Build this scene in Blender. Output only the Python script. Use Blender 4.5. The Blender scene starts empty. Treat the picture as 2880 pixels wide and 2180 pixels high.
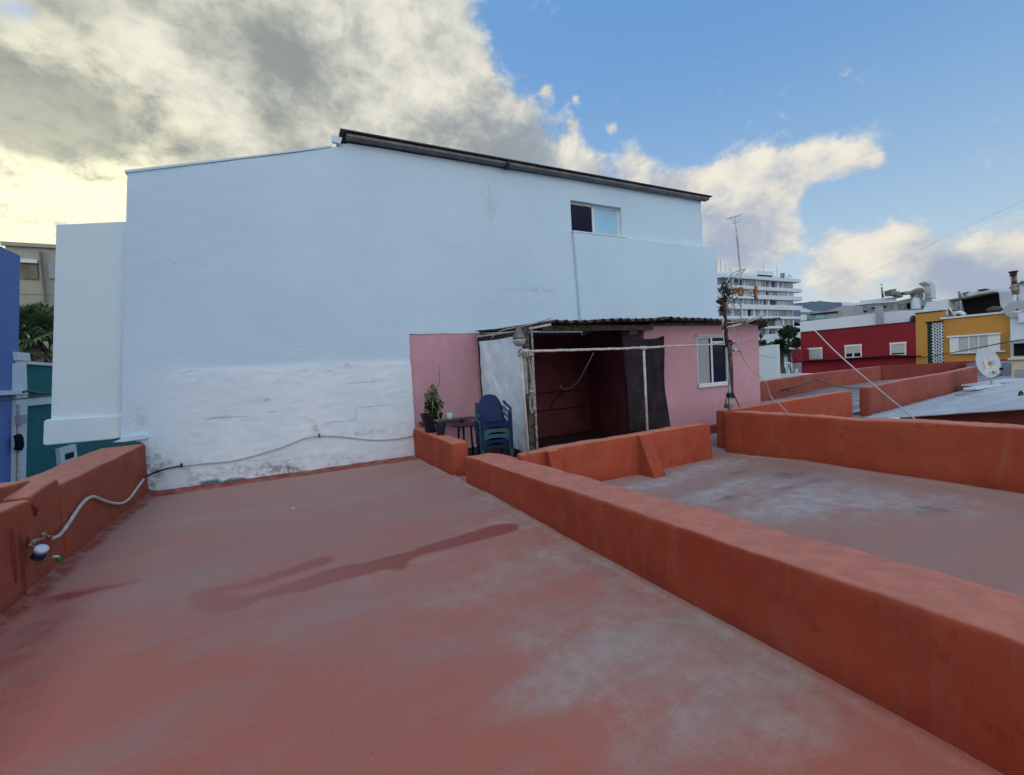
import bpy, bmesh, math, random
from mathutils import Vector, Matrix, noise
random.seed(7)
S = bpy.context.scene
C = S.collection
H = 1.6                      # eye height above the terrace floor (z = 0)
F = 1237.0                   # focal length for a 2880 px wide frame
# ---------------------------------------------------------------- camera calibration (from the vanishing points)
def _d(x, y): return Vector((x - 1440, -(y - 1090), -F))
_X = _d(3825, 904).normalized(); _Y = _d(797, 1074).normalized()
_Y = (_Y - _X * _X.dot(_Y)).normalized(); _Z = _X.cross(_Y)
ROT = Matrix((_X, _Y, _Z))
RG = dict(A=(1100,880,.49729),B=(1980,560,.40687),C=(0,600,.7172),D=(2230,740,.29385),E=(1980,580,.23891),F=(0,1280,.31646),
 G=(300,900,.45208),H=(900,350,.51989),I=(1150,1080,.15823),J=(1330,860,.2628),K=(1850,800,.26882),L=(2250,760,.19112),
 M=(2540,740,.2031),N=(0,650,.44824),V=(0,0,1.30199),R=(1280,1180,.72333),S=(2080,980,.36166),T=(0,1400,.67812),
 U=(2640,940,.15534),W=(2010,720,.14337),AA=(1260,1160,.22604),AB=(0,1180,.217),AC=(2160,980,.3255),
 BA=(2000,580,.09558),BB=(2120,880,.10753),BC=(2200,820,.14467),BD=(2440,760,.09946),BE=(2640,740,.1085),
 BF=(0,1460,.11754),BG=(1560,700,.21248))
def ray(r, x, y):
    a, b, k = RG[r]; return ROT @ _d(a + x*k, b + y*k)
def zf(r, x, y, z=0.0):
    d = ray(r, x, y); return d * ((z - H) / d.z) + Vector((0, 0, H))
def yf(r, x, y, Y):
    d = ray(r, x, y); return d * (Y / d.y) + Vector((0, 0, H))
def xf(r, x, y, X):
    d = ray(r, x, y); return d * (X / d.x) + Vector((0, 0, H))
def pf(r, x, y, P0, n):
    d = ray(r, x, y); o = Vector((0, 0, H)); return o + d * ((P0 - o).dot(n) / d.dot(n))

# ---------------------------------------------------------------- tagging
def tag(o, label=None, cat=None, group=None, kind=None):
    if label: o['label'] = label
    if cat: o['category'] = cat
    if group: o['group'] = group
    if kind: o['kind'] = kind
    return o
def thing(name, label, cat, loc, group=None):
    o = bpy.data.objects.new(name, None); C.objects.link(o)
    o.location = loc; o.empty_display_size = .2
    return tag(o, label, cat, group)

# ---------------------------------------------------------------- mesh builder
class MB:
    def __init__(s): s.v = []; s.f = []
    def add(s, vs, fs):
        n = len(s.v); s.v += [Vector(v) for v in vs]; s.f += [[i + n for i in f] for f in fs]; return s
    def box(s, x0, x1, y0, y1, z0, z1):
        return s.add([(x0,y0,z0),(x1,y0,z0),(x1,y1,z0),(x0,y1,z0),(x0,y0,z1),(x1,y0,z1),(x1,y1,z1),(x0,y1,z1)],
            [(0,3,2,1),(4,5,6,7),(0,1,5,4),(1,2,6,5),(2,3,7,6),(3,0,4,7)])
    def obox(s, o, a, b, c):      # corner o, edge vectors a b c
        o, a, b, c = map(Vector, (o, a, b, c))
        return s.add([o, o+a, o+a+b, o+b, o+c, o+a+c, o+a+b+c, o+b+c],
            [(0,3,2,1),(4,5,6,7),(0,1,5,4),(1,2,6,5),(2,3,7,6),(3,0,4,7)])
    def prism(s, pts, vec):
        pts = [Vector(p) for p in pts]; vec = Vector(vec); n = len(pts)
        return s.add(pts + [p + vec for p in pts], [list(range(n))[::-1], list(range(n, 2*n))] +
            [[i, (i+1) % n, n + (i+1) % n, n + i] for i in range(n)])
    def tube(s, path, r, n=8, cap=True):
        path = [Vector(p) for p in path]; m = len(path)
        rr = r if isinstance(r, (list, tuple)) else [r]*m
        up = None; vs = []; 
        for i, p in enumerate(path):
            t = (path[min(i+1, m-1)] - path[max(i-1, 0)]).normalized()
            if up is None:
                up = Vector((0,0,1)) if abs(t.z) < .9 else Vector((1,0,0))
            a = t.cross(up).normalized(); b = a.cross(t).normalized(); up = b
            for k in range(n):
                w = 2*math.pi*k/n; vs.append(p + (a*math.cos(w) + b*math.sin(w))*rr[i])
        fs = [[i*n+k, i*n+(k+1) % n, (i+1)*n+(k+1) % n, (i+1)*n+k] for i in range(m-1) for k in range(n)]
        if cap: fs += [list(range(n))[::-1], [(m-1)*n+k for k in range(n)]]
        return s.add(vs, fs)
    def lathe(s, prof, c, n=20, axis=None):
        c = Vector(c); vs = []; q = axis or Matrix.Identity(3)
        for r, z in prof:
            for k in range(n):
                w = 2*math.pi*k/n; vs.append(c + q @ Vector((r*math.cos(w), r*math.sin(w), z)))
        m = len(prof)
        fs = [[i*n+k, i*n+(k+1) % n, (i+1)*n+(k+1) % n, (i+1)*n+k] for i in range(m-1) for k in range(n)]
        fs += [list(range(n))[::-1], [(m-1)*n+k for k in range(n)]]
        return s.add(vs, fs)
    def grid(s, fn, nu, nv):
        vs = [fn(i/nu, j/nv) for j in range(nv+1) for i in range(nu+1)]
        return s.add(vs, [[j*(nu+1)+i, j*(nu+1)+i+1, (j+1)*(nu+1)+i+1, (j+1)*(nu+1)+i] for j in range(nv) for i in range(nu)])
    def build(s, name, mat, parent=None, smooth=False, bevel=0, thick=0, origin=None, seg=2):
        if parent is not None: o0 = Vector(parent.matrix_world.translation) if parent.parent is None else Vector(parent['_o'])
        if parent is not None:
            base = Vector(parent['_o']) if '_o' in parent else Vector(parent.location)
            loc = base
        elif origin is not None: loc = Vector(origin)
        else:
            xs = [v.x for v in s.v]; ys = [v.y for v in s.v]; zs = [v.z for v in s.v]
            loc = Vector(((min(xs)+max(xs))/2, (min(ys)+max(ys))/2, min(zs)))
        me = bpy.data.meshes.new(name)
        me.from_pydata([v - loc for v in s.v], [], s.f); me.update()
        bm = bmesh.new(); bm.from_mesh(me); bmesh.ops.recalc_face_normals(bm, faces=bm.faces); bm.to_mesh(me); bm.free()
        me.materials.append(mat)
        if smooth:
            for p in me.polygons: p.use_smooth = True
        o = bpy.data.objects.new(name, me); C.objects.link(o)
        if parent is not None: o.parent = parent; o['_o'] = list(loc)
        else: o.location = loc; o['_o'] = list(loc)
        if thick:
            m = o.modifiers.new('th', 'SOLIDIFY'); m.thickness = thick; m.offset = 0
        if bevel:
            m = o.modifiers.new('bv', 'BEVEL'); m.width = bevel; m.segments = seg; m.limit_method = 'ANGLE'
            m.angle_limit = math.radians(40)
        return o
def spline(pts, n=8):
    pts = [Vector(p) for p in pts]; out = []
    P = [pts[0]*2 - pts[1]] + pts + [pts[-1]*2 - pts[-2]]
    for i in range(1, len(P)-2):
        a, b, c, d = P[i-1:i+3]
        for k in range(n):
            t = k/n
            out.append(.5*((2*b) + (c-a)*t + (2*a-5*b+4*c-d)*t*t + (3*b-a-3*c+d)*t**3))
    return out + [pts[-1]]
def fbm(v, o=4): return noise.fractal(Vector(v), 1.0, 2.0, o)

# ---------------------------------------------------------------- materials
def lin(c): return tuple(((x/255+.055)/1.055)**2.4 if x > 10 else x/255/12.92 for x in c)
class NT:
    def __init__(s, t): s.t = t; s.n = t.nodes; s.l = t.links
    def node(s, ty, **kw):
        n = s.n.new(ty)
        for k, v in kw.items():
            if k.startswith('i_'):
                key = k[2:]; n.inputs[int(key) if key.isdigit() else key.replace('_', ' ')].default_value = v
            else: setattr(n, k, v)
        return n
    def link(s, a, b): s.l.new(a, b)
    def math(s, op, a, b=None, c=None, clamp=False):
        n = s.n.new('ShaderNodeMath'); n.operation = op; n.use_clamp = clamp
        for i, x in enumerate((a, b, c)):
            if x is None: continue
            if isinstance(x, (int, float)): n.inputs[i].default_value = x
            else: s.link(x, n.inputs[i])
        return n.outputs[0]
    def mix(s, f, a, b, blend='MIX'):
        n = s.n.new('ShaderNodeMix'); n.data_type = 'RGBA'; n.blend_type = blend
        for i, x in ((0, f), (6, a), (7, b)):
            if isinstance(x, (int, float)): n.inputs[i].default_value = x
            elif isinstance(x, tuple): n.inputs[i].default_value = (*x[:3], 1)
            else: s.link(x, n.inputs[i])
        return n.outputs[2]
    def ss(s, x, a, b):
        n = s.n.new('ShaderNodeMapRange'); n.interpolation_type = 'SMOOTHSTEP'
        s.link(x, n.inputs[0]); n.inputs[1].default_value = a; n.inputs[2].default_value = b
        return n.outputs[0]
    def noise(s, vec, scale, detail=4, rough=.55, dist=0):
        n = s.n.new('ShaderNodeTexNoise'); s.link(vec, n.inputs['Vector'])
        n.inputs['Scale'].default_value = scale; n.inputs['Detail'].default_value = detail
        n.inputs['Roughness'].default_value = rough; n.inputs['Distortion'].default_value = dist
        return n.outputs[0]
    def mapping(s, vec, scale=(1,1,1), rot=(0,0,0), loc=(0,0,0)):
        n = s.n.new('ShaderNodeMapping'); s.link(vec, n.inputs[0])
        n.inputs['Scale'].default_value = scale; n.inputs['Rotation'].default_value = rot; n.inputs['Location'].default_value = loc
        return n.outputs[0]
def newmat(name):
    m = bpy.data.materials.new(name); m.use_nodes = True
    return m, NT(m.node_tree), m.node_tree.nodes['Principled BSDF']
def wpos(t): return t.node('ShaderNodeNewGeometry').outputs['Position']
def opos(t): return t.node('ShaderNodeTexCoord').outputs['Object']
def bump(t, b, h, strength, dist=.01):
    n = t.node('ShaderNodeBump'); n.inputs['Strength'].default_value = strength; n.inputs['Distance'].default_value = dist
    t.link(h, n.inputs['Height']); t.link(n.outputs[0], b.inputs['Normal'])
def simple(name, col, rough=.6, metal=0, var=.12, vs=6.0, bm=0.0, bs=60, spec=.3):
    m, t, b = newmat(name); v = opos(t)
    n = t.noise(v, vs, 5, .6)
    dark = tuple(c*(1-var*1.6) for c in col); lite = tuple(min(1, c*(1+var)) for c in col)
    t.link(t.mix(t.ss(n, .3, .7), dark, lite), b.inputs['Base Color'])
    b.inputs['Roughness'].default_value = rough; b.inputs['Metallic'].default_value = metal
    b.inputs['Specular IOR Level'].default_value = spec
    if bm: bump(t, b, t.noise(v, bs, 4, .6), bm)
    return m
def plaster(name, c1, c2, c3=None, big=1.2, fine=90, bs=.35, dirt=None, dirt_amt=0.0, rough=.85, skylit_dust=None, crack=0):
    """painted render: broad blotches, small mottling, trowel bump"""
    m, t, b = newmat(name); v = wpos(t)
    n1 = t.noise(v, big, 5, .6, .3); n2 = t.noise(v, big*7, 5, .65)
    col = t.mix(t.ss(n1, .32, .68), c1, c2)
    c3 = c3 or tuple(x*.75 for x in c1)
    col = t.mix(t.math('MULTIPLY', t.ss(n2, .52, .75), .55), col, c3)
    if crack: col = t.mix(t.math('MULTIPLY', t.ss(t.noise(v, 2.3, 6, .7), .48, .68), .4), col, tuple(x*k for x, k in zip(c1, (.62, .95, 1.3))))
    sp = t.noise(v, 45, 3, .7)
    col = t.mix(t.math('MULTIPLY', t.ss(sp, .6, .8), .25), col, tuple(x*.55 for x in c1))
    if dirt:
        vv = t.mapping(v, (3.0, 3.0, .5)); d = t.noise(vv, 2.2, 6, .7)
        col = t.mix(t.math('MULTIPLY', t.ss(d, .52, .72), dirt_amt), col, dirt)
    if crack:
        vo = t.node('ShaderNodeTexVoronoi', feature='DISTANCE_TO_EDGE'); t.link(t.mapping(v, (1.0, .8, 2.2)), vo.inputs['Vector']); vo.inputs['Scale'].default_value = 1.3
        wv = t.node('ShaderNodeVectorMath', operation='ADD'); wn_ = t.node('ShaderNodeTexNoise'); wn_.inputs['Scale'].default_value = 5; t.link(v, wn_.inputs['Vector'])
        sc = t.node('ShaderNodeVectorMath', operation='SCALE'); t.link(wn_.outputs['Color'], sc.inputs[0]); sc.inputs['Scale'].default_value = .25
        t.link(t.mapping(v, (1.0, .8, 2.2)), wv.inputs[0]); t.link(sc.outputs[0], wv.inputs[1]); t.link(wv.outputs[0], vo.inputs['Vector'])
        ck = t.math('MULTIPLY', t.math('SUBTRACT', 1.0, t.ss(vo.outputs[0], .002, .010)), t.ss(n1, .50, .62))
        col = t.mix(t.math('MULTIPLY', ck, crack), col, tuple(x*.3 for x in c1))
        zz_ = t.node('ShaderNodeSeparateXYZ'); t.link(v, zz_.inputs[0])
        gr = t.math('MULTIPLY', t.math('SUBTRACT', 1.0, t.ss(t.math('ADD', zz_.outputs[2], t.math('MULTIPLY', n2, .22)), .10, .30)), t.ss(n2, .3, .6))
        col = t.mix(t.math('MULTIPLY', gr, .55), col, tuple(x*.55 for x in c1))
        chip = t.math('MULTIPLY', t.ss(t.noise(v, 17, 3, .6), .70, .735), t.ss(n2, .5, .6))
        col = t.mix(t.math('MULTIPLY', chip, .7), col, (.30,.20,.16))
    if skylit_dust:      # upward faces painted paler: sky light put into the colour, over dusty bleaching
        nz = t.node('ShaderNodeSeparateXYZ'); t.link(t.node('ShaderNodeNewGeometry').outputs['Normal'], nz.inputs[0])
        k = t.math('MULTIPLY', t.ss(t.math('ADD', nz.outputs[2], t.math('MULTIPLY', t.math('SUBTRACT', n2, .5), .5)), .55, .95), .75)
        col = t.mix(k, col, t.mix(t.ss(n2, .35, .65), skylit_dust, tuple(x*.82 for x in skylit_dust)))
    t.link(col, b.inputs['Base Color']); b.inputs['Roughness'].default_value = rough
    b.inputs['Specular IOR Level'].default_value = .2
    h = t.math('ADD', t.noise(v, fine, 4, .65), t.math('MULTIPLY', t.noise(v, 14, 4, .6), 1.6))
    bump(t, b, h, bs, .006)
    return m

ORANGE = plaster('orange_paint', (.41,.068,.032), (.46,.098,.047), (.28,.042,.024), big=1.1, bs=.6, dirt=(.42,.14,.085), dirt_amt=.5, skylit_dust=(.78,.30,.205), crack=.4)
ORANGEL = plaster('brown_orange_paint', (.33,.072,.038), (.38,.098,.055), (.23,.042,.026), big=1.3, bs=.6, dirt=(.36,.13,.085), dirt_amt=.5, skylit_dust=(.70,.29,.20), crack=.4)
ORANGE2 = plaster('orange_paint_old', (.30,.072,.05), (.36,.095,.065), (.22,.048,.036), big=.8, bs=.5, dirt=(.36,.15,.12), dirt_amt=.5, skylit_dust=(.56,.28,.22))
REDDARK = plaster('dark_red_paint', (.17,.035,.028), (.22,.05,.035), bs=.4)
PINK = plaster('pink_paint', (.58,.31,.35), (.65,.36,.405), (.50,.26,.29), big=.9, bs=.5, dirt=(.5,.25,.28), dirt_amt=.35)
PINKSHADE = plaster('pink_in_shade', (.12,.03,.035), (.16,.045,.05), big=2, bs=.4)  # pink inner walls darkened: the shed's inside shade put into the colour
WHITE2 = plaster('white_render', (.66,.80,.84), (.70,.83,.87), (.61,.75,.79), big=.6, bs=.3)
FARWHITE = plaster('far_white_render', (.60,.68,.74), (.66,.73,.79), (.54,.61,.67), big=.2, bs=.1)
REDP = plaster('crimson_paint', (.22,.016,.025), (.26,.021,.033), (.185,.013,.02), big=.25, bs=.1)
YELP = plaster('ochre_paint', (.48,.235,.055), (.54,.27,.065), (.43,.205,.048), big=.25, bs=.1)
OCHRE = plaster('dark_ochre_paint', (.28,.12,.02), (.33,.15,.03), big=.3, bs=.1)
BLUEP = plaster('blue_paint', (.12,.20,.46), (.14,.225,.50), (.10,.175,.41), big=.3, bs=.1)
TEALP = plaster('teal_paint', (.012,.13,.145), (.018,.16,.17), (.010,.11,.12), big=.4, bs=.1)
BEIGE = plaster('beige_render', (.34,.33,.27), (.40,.38,.31), (.26,.25,.2), big=.3, bs=.1, dirt=(.22,.22,.18), dirt_amt=.5)
GREYR = plaster('grey_render', (.30,.32,.34), (.36,.38,.40), big=.3, bs=.1)
CREAM = plaster('cream_paint', (.52,.52,.36), (.58,.57,.40), big=.5, bs=.2)
WMETAL = simple('white_metal', (.72,.74,.74), .4, 0, .05)
WWORN = simple('worn_white_pipe', (.58,.55,.50), .55, 0, .2, 22, .2, 80)
RUST = simple('rusty_metal', (.10,.07,.05), .8, .2, .5, 25, .4, 90)
DARKMETAL = simple('dark_metal', (.045,.045,.045), .55, .3, .3, 12)
GALV = simple('galvanised', (.50,.50,.47), .5, .2, .25, 14)
GLASSD = simple('dark_glass', (.006,.006,.028), .12, 0, .1, 2, spec=.12)
GLASSB = simple('pale_blue_pane', (.30,.58,.74), .25, 0, .04, 1.5, spec=.5)
GLASSF = simple('frosted_pane', (.34,.36,.37), .35, 0, .06, 3, spec=.4)
GLASSG = simple('grey_glass', (.13,.15,.18), .15, 0, .35, .5, spec=.5)
BLACK = simple('black_void', (.008,.008,.010), .9, 0, .2)
BLUEPL = simple('blue_plastic', (.005,.022,.095), .42, 0, .12, 8, .1, 120, spec=.25)
TEALPL = simple('teal_plastic', (.035,.115,.13), .4, 0, .12, 8, spec=.5)
NAVYPL = simple('navy_plastic', (.012,.016,.04), .45, 0, .12, 8, spec=.5)
BLACKPL = simple('black_plastic', (.012,.012,.013), .5, 0, .12, 8)
CUP = simple('white_ceramic', (.55,.68,.74), .35, 0, .04)
ROPE = simple('pale_rope', (.42,.40,.36), .85, 0, .3, 40, .6, 150)
CABLEW = simple('white_cable', (.55,.54,.50), .5, 0, .15, 20)
CABLEB = simple('black_cable', (.03,.03,.03), .5, 0, .2, 20)
HOSEB = simple('brown_hose', (.16,.13,.08), .6, 0, .3, 10)
WOODG = simple('grey_boards', (.34,.34,.36), .8, 0, .25, 3, .4, 30)
WOODB = simple('weathered_wood', (.10,.085,.07), .85, 0, .5, 14, .6, 40)
ROOFSH = simple('old_roof_sheet', (.10,.075,.08), .85, 0, .5, 5, .4, 40)
CLOTHD = simple('dark_cloth', (.032,.022,.028), .95, 0, .3, 4, .5, 40)
LEAF = simple('leaf_green', (.035,.075,.022), .55, 0, .5, 3)
LEAFD = simple('leaf_dark', (.018,.04,.014), .6, 0, .5, 3)
LEAFP = simple('pale_leaf', (.22,.22,.13), .6, 0, .4, 9)
PALML = simple('palm_frond', (.10,.16,.07), .6, 0, .45, 2)
PALMDRY = simple('palm_dry_skirt', (.15,.13,.09), .9, 0, .5, 2)
TRUNK = simple('trunk_bark', (.09,.075,.055), .9, 0, .4, 6, .6, 20)
ANTO = simple('orange_antenna_plastic', (.33,.13,.055), .6, 0, .5, 20)
BLUEM = simple('meter_blue', (.012,.025,.12), .35, 0, .1)
GREENM = simple('tap_green', (.02,.16,.06), .4, 0, .1)
BRASS = simple('dull_brass', (.34,.27,.20), .5, .5, .3, 40)
BULB = simple('lamp_glass', (.40,.41,.36), .25, 0, .1, 20, spec=.5)
GREYM = simple('grey_metal', (.19,.19,.19), .5, .4, .2, 6)
SLATEB = simple('blue_grey_roof', (.10,.13,.17), .8, 0, .2, 1)
AWN = simple('awning', (.20,.20,.17), .8, 0, .2, 2)

# white party wall: vertex masks carry the bare/green patch, damp dirt and cracks
def wallmat():
    m, t, b = newmat('white_wall_paint'); v = wpos(t)
    at = t.node('ShaderNodeAttribute', attribute_name='mask'); sep = t.node('ShaderNodeSeparateColor'); t.link(at.outputs['Color'], sep.inputs[0])
    dirt, green, old = sep.outputs
    n1 = t.noise(v, .55, 4, .6); n2 = t.noise(t.mapping(v, (.7, 1, 3.5)), 3.2, 6, .65, .4)
    col = t.mix(t.ss(n1, .3, .7), (.56,.725,.84), (.61,.77,.875))
    col = t.mix(t.math('MULTIPLY', t.ss(n2, .55, .8), .35), col, (.52,.67,.78))
    oldc = t.mix(t.ss(t.noise(v, 1.6, 5, .6), .35, .65), (.74,.84,.90), (.82,.90,.95))
    oldc = t.mix(t.math('MULTIPLY', t.ss(n2, .56, .72), .5), oldc, (.52,.56,.60))
    col = t.mix(old, col, oldc)
    n3 = t.noise(v, 9, 6, .75)
    dm = t.math('MULTIPLY', dirt, t.ss(n3, .42, .64))
    col = t.mix(dm, col, (.24,.22,.21))
    n4 = t.noise(v, 26, 3, .6)
    col = t.mix(t.math('MULTIPLY', t.math('MULTIPLY', t.ss(n4, .69, .74), t.ss(t.noise(v, 1.3, 3, .5), .5, .65)), .8), col, (.30,.20,.14))
    col = t.mix(green, col, (.10,.20,.26))
    t.link(col, b.inputs['Base Color']); b.inputs['Roughness'].default_value = .8; b.inputs['Specular IOR Level'].default_value = .25
    h = t.math('ADD', t.noise(v, 60, 4, .6), t.math('MULTIPLY', t.noise(t.mapping(v, (.8,1,2.2)), 9, 5, .6), 2.5))
    bump(t, b, h, .35, .006)
    return m
WALLW = wallmat()
def floormat():
    m, t, b = newmat('terrace_paint'); v = wpos(t)
    at = t.node('ShaderNodeAttribute', attribute_name='mask'); sep = t.node('ShaderNodeSeparateColor'); t.link(at.outputs['Color'], sep.inputs[0])
    wet, red, pale = sep.outputs
    st = t.mapping(v, (.6, 1.9, 1), (0, 0, -.12))
    n1 = t.noise(v, .42, 4, .55, .4); n2 = t.noise(st, .95, 7, .62, .5); n3 = t.noise(t.mapping(v, (1.2, 7, 1), (0,0,-.12)), 2.6, 6, .7)
    sy = t.node('ShaderNodeSeparateXYZ'); t.link(v, sy.inputs[0])
    worn = t.ss(t.math('ADD', t.math('ADD', sy.outputs[1], t.math('MULTIPLY', sy.outputs[0], .5)), t.math('MULTIPLY', t.math('SUBTRACT', n1, .5), 9.0)), .8, 6.8)
    col = t.mix(worn, (.56,.155,.095), (.42,.225,.185))
    col = t.mix(t.math('MULTIPLY', t.ss(n2, .42, .70), .62), col, (.41,.27,.23))
    col = t.mix(t.math('MULTIPLY', t.ss(n3, .56, .75), .4), col, (.36,.135,.10))
    n4 = t.noise(v, 5, 8, .75)
    pm = t.math('MULTIPLY', pale, t.ss(t.math('ADD', t.math('MULTIPLY', n2, .6), t.math('MULTIPLY', n4, .4)), .34, .6), clamp=True)
    pm = t.math('MULTIPLY', pm, .8)
    sx = t.node('ShaderNodeSeparateXYZ'); t.link(v, sx.inputs[0]); rt = t.ss(sx.outputs[0], 2.3, 2.6)
    col = t.mix(t.math('MULTIPLY', rt, .6), col, t.mix(n3, (.33,.185,.145), (.40,.27,.22)))
    col = t.mix(pm, col, t.mix(rt, t.mix(t.ss(n4, .4, .62), (.46,.32,.25), (.52,.41,.34)), t.mix(t.ss(n4, .4, .62), (.42,.35,.315), (.53,.48,.455))))
    col = t.mix(t.math('MULTIPLY', red, t.ss(n4, .25, .6)), col, (.27,.045,.03))
    col = t.mix(t.math('MULTIPLY', t.math('MULTIPLY', wet, .88), t.mix(rt, (1.0,1.0,1.0), t.ss(n4, .38, .6))), col, t.mix(rt, (.33,.066,.042), (.17,.115,.10)))
    sp = t.noise(v, 130, 2, .7)
    col = t.mix(t.math('MULTIPLY', t.ss(sp, .5, .72), .24), col, (.58,.45,.40))
    sp2 = t.noise(v, 75, 3, .7)
    col = t.mix(t.math('MULTIPLY', t.ss(sp2, .55, .75), .35), col, (.20,.09,.07))
    t.link(col, b.inputs['Base Color'])
    b.inputs['Specular IOR Level'].default_value = .25
    r = t.math('SUBTRACT', .82, t.math('MULTIPLY', wet, .25)); t.link(r, b.inputs['Roughness'])
    h = t.math('ADD', t.noise(v, 120, 3, .65), t.math('MULTIPLY', n4, 1.5))
    bump(t, b, h, .4, .004)
    return m
FLOORM = floormat()
def patiomat():
    m, t, b = newmat('far_terrace_paint'); v = wpos(t)
    n = t.noise(v, 1.2, 6, .65); w = t.node('ShaderNodeTexWave', wave_type='BANDS', bands_direction='Y'); t.link(t.mapping(v, (1,1,1)), w.inputs['Vector'])
    w.inputs['Scale'].default_value = 1.5; w.inputs['Distortion'].default_value = .6
    col = t.mix(t.ss(n, .35, .65), (.23,.20,.20), (.32,.29,.30))
    col = t.mix(t.math('MULTIPLY', t.ss(w.outputs[1], .9, .97), .5), col, (.13,.10,.10))
    t.link(col, b.inputs['Base Color']); b.inputs['Roughness'].default_value = .85
    return m
PATIO = patiomat()
def roofsheetmat():
    m, t, b = newmat('fibre_cement_roof'); v = wpos(t)
    n = t.noise(t.mapping(v, (.5, 2, 1)), 1.6, 7, .7, .3); n2 = t.noise(v, 4, 6, .7)
    col = t.mix(t.ss(n, .35, .65), (.42,.44,.47), (.56,.58,.60))
    col = t.mix(t.math('MULTIPLY', t.ss(n2, .55, .75), .5), col, (.22,.23,.26))
    t.link(col, b.inputs['Base Color']); b.inputs['Roughness'].default_value = .7
    bump(t, b, n2, .4, .02); return m
ROOFW = roofsheetmat()
GROUND = plaster('ground_earth', (.10,.095,.085), (.14,.13,.115), big=.05, bs=.2)
ASPH = plaster('asphalt', (.05,.05,.052), (.065,.065,.065), big=.4, bs=.3)
HILLM = plaster('hill_far', (.10,.125,.165), (.125,.145,.18), (.08,.11,.15), big=.006, bs=0)

# ================================================================ SETTING
g = MB().grid(lambda u, v: Vector((-1500+u*7500, -1500+v*7500, -6.5)), 2, 2).build('ground', GROUND); tag(g, kind='structure')
tag(MB().box(-8.6, -2.9, -40, 120, -6.49, -6.44).build('street', ASPH), kind='structure')
tag(MB().box(34.5, 42.5, -40, 100, -6.49, -6.44).build('street', ASPH), kind='structure')
# far hill
hp = [zf('D', x, y, 150) for x, y in ((-400,440),(-150,400),(80,385),(190,380),(300,392),(470,405),(620,440),(900,520))]
hp = [yf('D', x, y, 1500) for x, y in ((-500,470),(-200,410),(80,386),(135,381),(190,378),(300,390),(390,398),(470,404),(560,425),(760,480),(1000,560),(1400,600))]
mb = MB()
def hillf(u, v):
    k = u*(len(hp)-1); i = min(int(k), len(hp)-2); p = hp[i].lerp(hp[i+1], k-i)
    s = math.sin(v*math.pi); yy = -500 + v*1000
    return Vector((p.x + yy*.2, 1500+yy, -7 + (p.z+7)*s**.8 + (fbm((u*9, v*5, 0))*12*s if v != .5 else 0)))
mb.grid(hillf, 60, 20); tag(mb.build('hill', HILLM, smooth=True), kind='structure')

# terrace floor with its stains ------------------------------------------------
WET = [[(780,405),(830,385),(900,372),(1000,355),(1100,325),(1200,293),(1280,262),(1350,245),(1385,250),(1380,268),(1320,290),(1220,315),(1130,345),(1050,365),(960,385),(900,392),(960,405),(1040,408),(1100,385),(1200,352),(1280,325),(1360,300),(1440,278),(1510,270),(1560,255),(1640,238),(1700,225),(1760,200),(1840,180),(1920,155),(2020,122),(2080,108),(2150,112),(2150,135),(2090,155),(2000,178),(1920,200),(1820,225),(1740,242),(1690,268),(1690,290),(1650,302),(1600,298),(1540,318),(1450,335),(1360,360),(1280,385),(1180,400),(1100,420),(1060,432),(1020,455),(940,480),(870,488),(820,470),(790,435)]]
WETP = [[zf('T', x, y) for x, y in pl] for pl in WET]
def sdpoly(x, y, P):
    d = 1e9; ins = False; n = len(P)
    for i in range(n):
        a, b = P[i], P[(i+1) % n]; ex, ey = b.x-a.x, b.y-a.y; wx, wy = x-a.x, y-a.y
        t = max(0, min(1, (wx*ex+wy*ey)/(ex*ex+ey*ey+1e-12))); dx, dy = wx-ex*t, wy-ey*t
        d = min(d, dx*dx+dy*dy)
        if (a.y > y) != (b.y > y) and x < (b.x-a.x)*(y-a.y)/(b.y-a.y)+a.x: ins = not ins
    return math.sqrt(d)*(-1 if ins else 1)
PALE = [(zf('R', x, y), rx, ry, w) for x, y, rx, ry, w in (
    (330,1080,.20,.12,1),(650,960,.36,.28,.8),(300,520,.5,.25,.6),(100,420,.4,.3,.55),(330,850,.3,.2,.6),(-150,560,.6,.22,.5),(-500,330,.7,.2,.4),(-300,40,1.0,.25,.45),(600,830,.45,.3,.6),(1260,1270,.22,.16,1),(1000,1150,.55,.18,.6),(180,640,.8,.3,.6),(950,1040,.5,.15,.5),
    (1150,255,.8,.24,1.5),(1350,320,.85,.26,1.5),(1050,300,.7,.22,1.3),(700,270,.9,.25,1.1),(1000,180,.8,.25,.9),(1150,160,.7,.25,.8),(1900,340,.55,.25,.9),(1600,330,.9,.3,.8),(1450,240,.8,.25,.6))]
DARKS = [(zf('R', x, y), rx, ry, w) for x, y, rx, ry, w in ((1300,215,.45,.17,1.1),(1070,303,.16,.06,.9),(1850,350,.25,.12,.9),(1300,265,.4,.05,.8),(1100,205,.2,.08,.9),(1420,235,.2,.1,.8),(1700,215,.5,.07,.5))]
REDS = [(zf('T', x, y), rx, ry, w) for x, y, rx, ry, w in ((380,385,.28,.05,1.0),(240,420,.15,.10,.9),(100,600,.14,.5,.5),(20,850,.2,.6,.35),(250,500,.15,.3,.3))]
X0, X1, Y0, Y1 = -1.96, 6.9, -3.0, 8.54
NX, NY = 246, 320
fm = MB()
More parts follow.
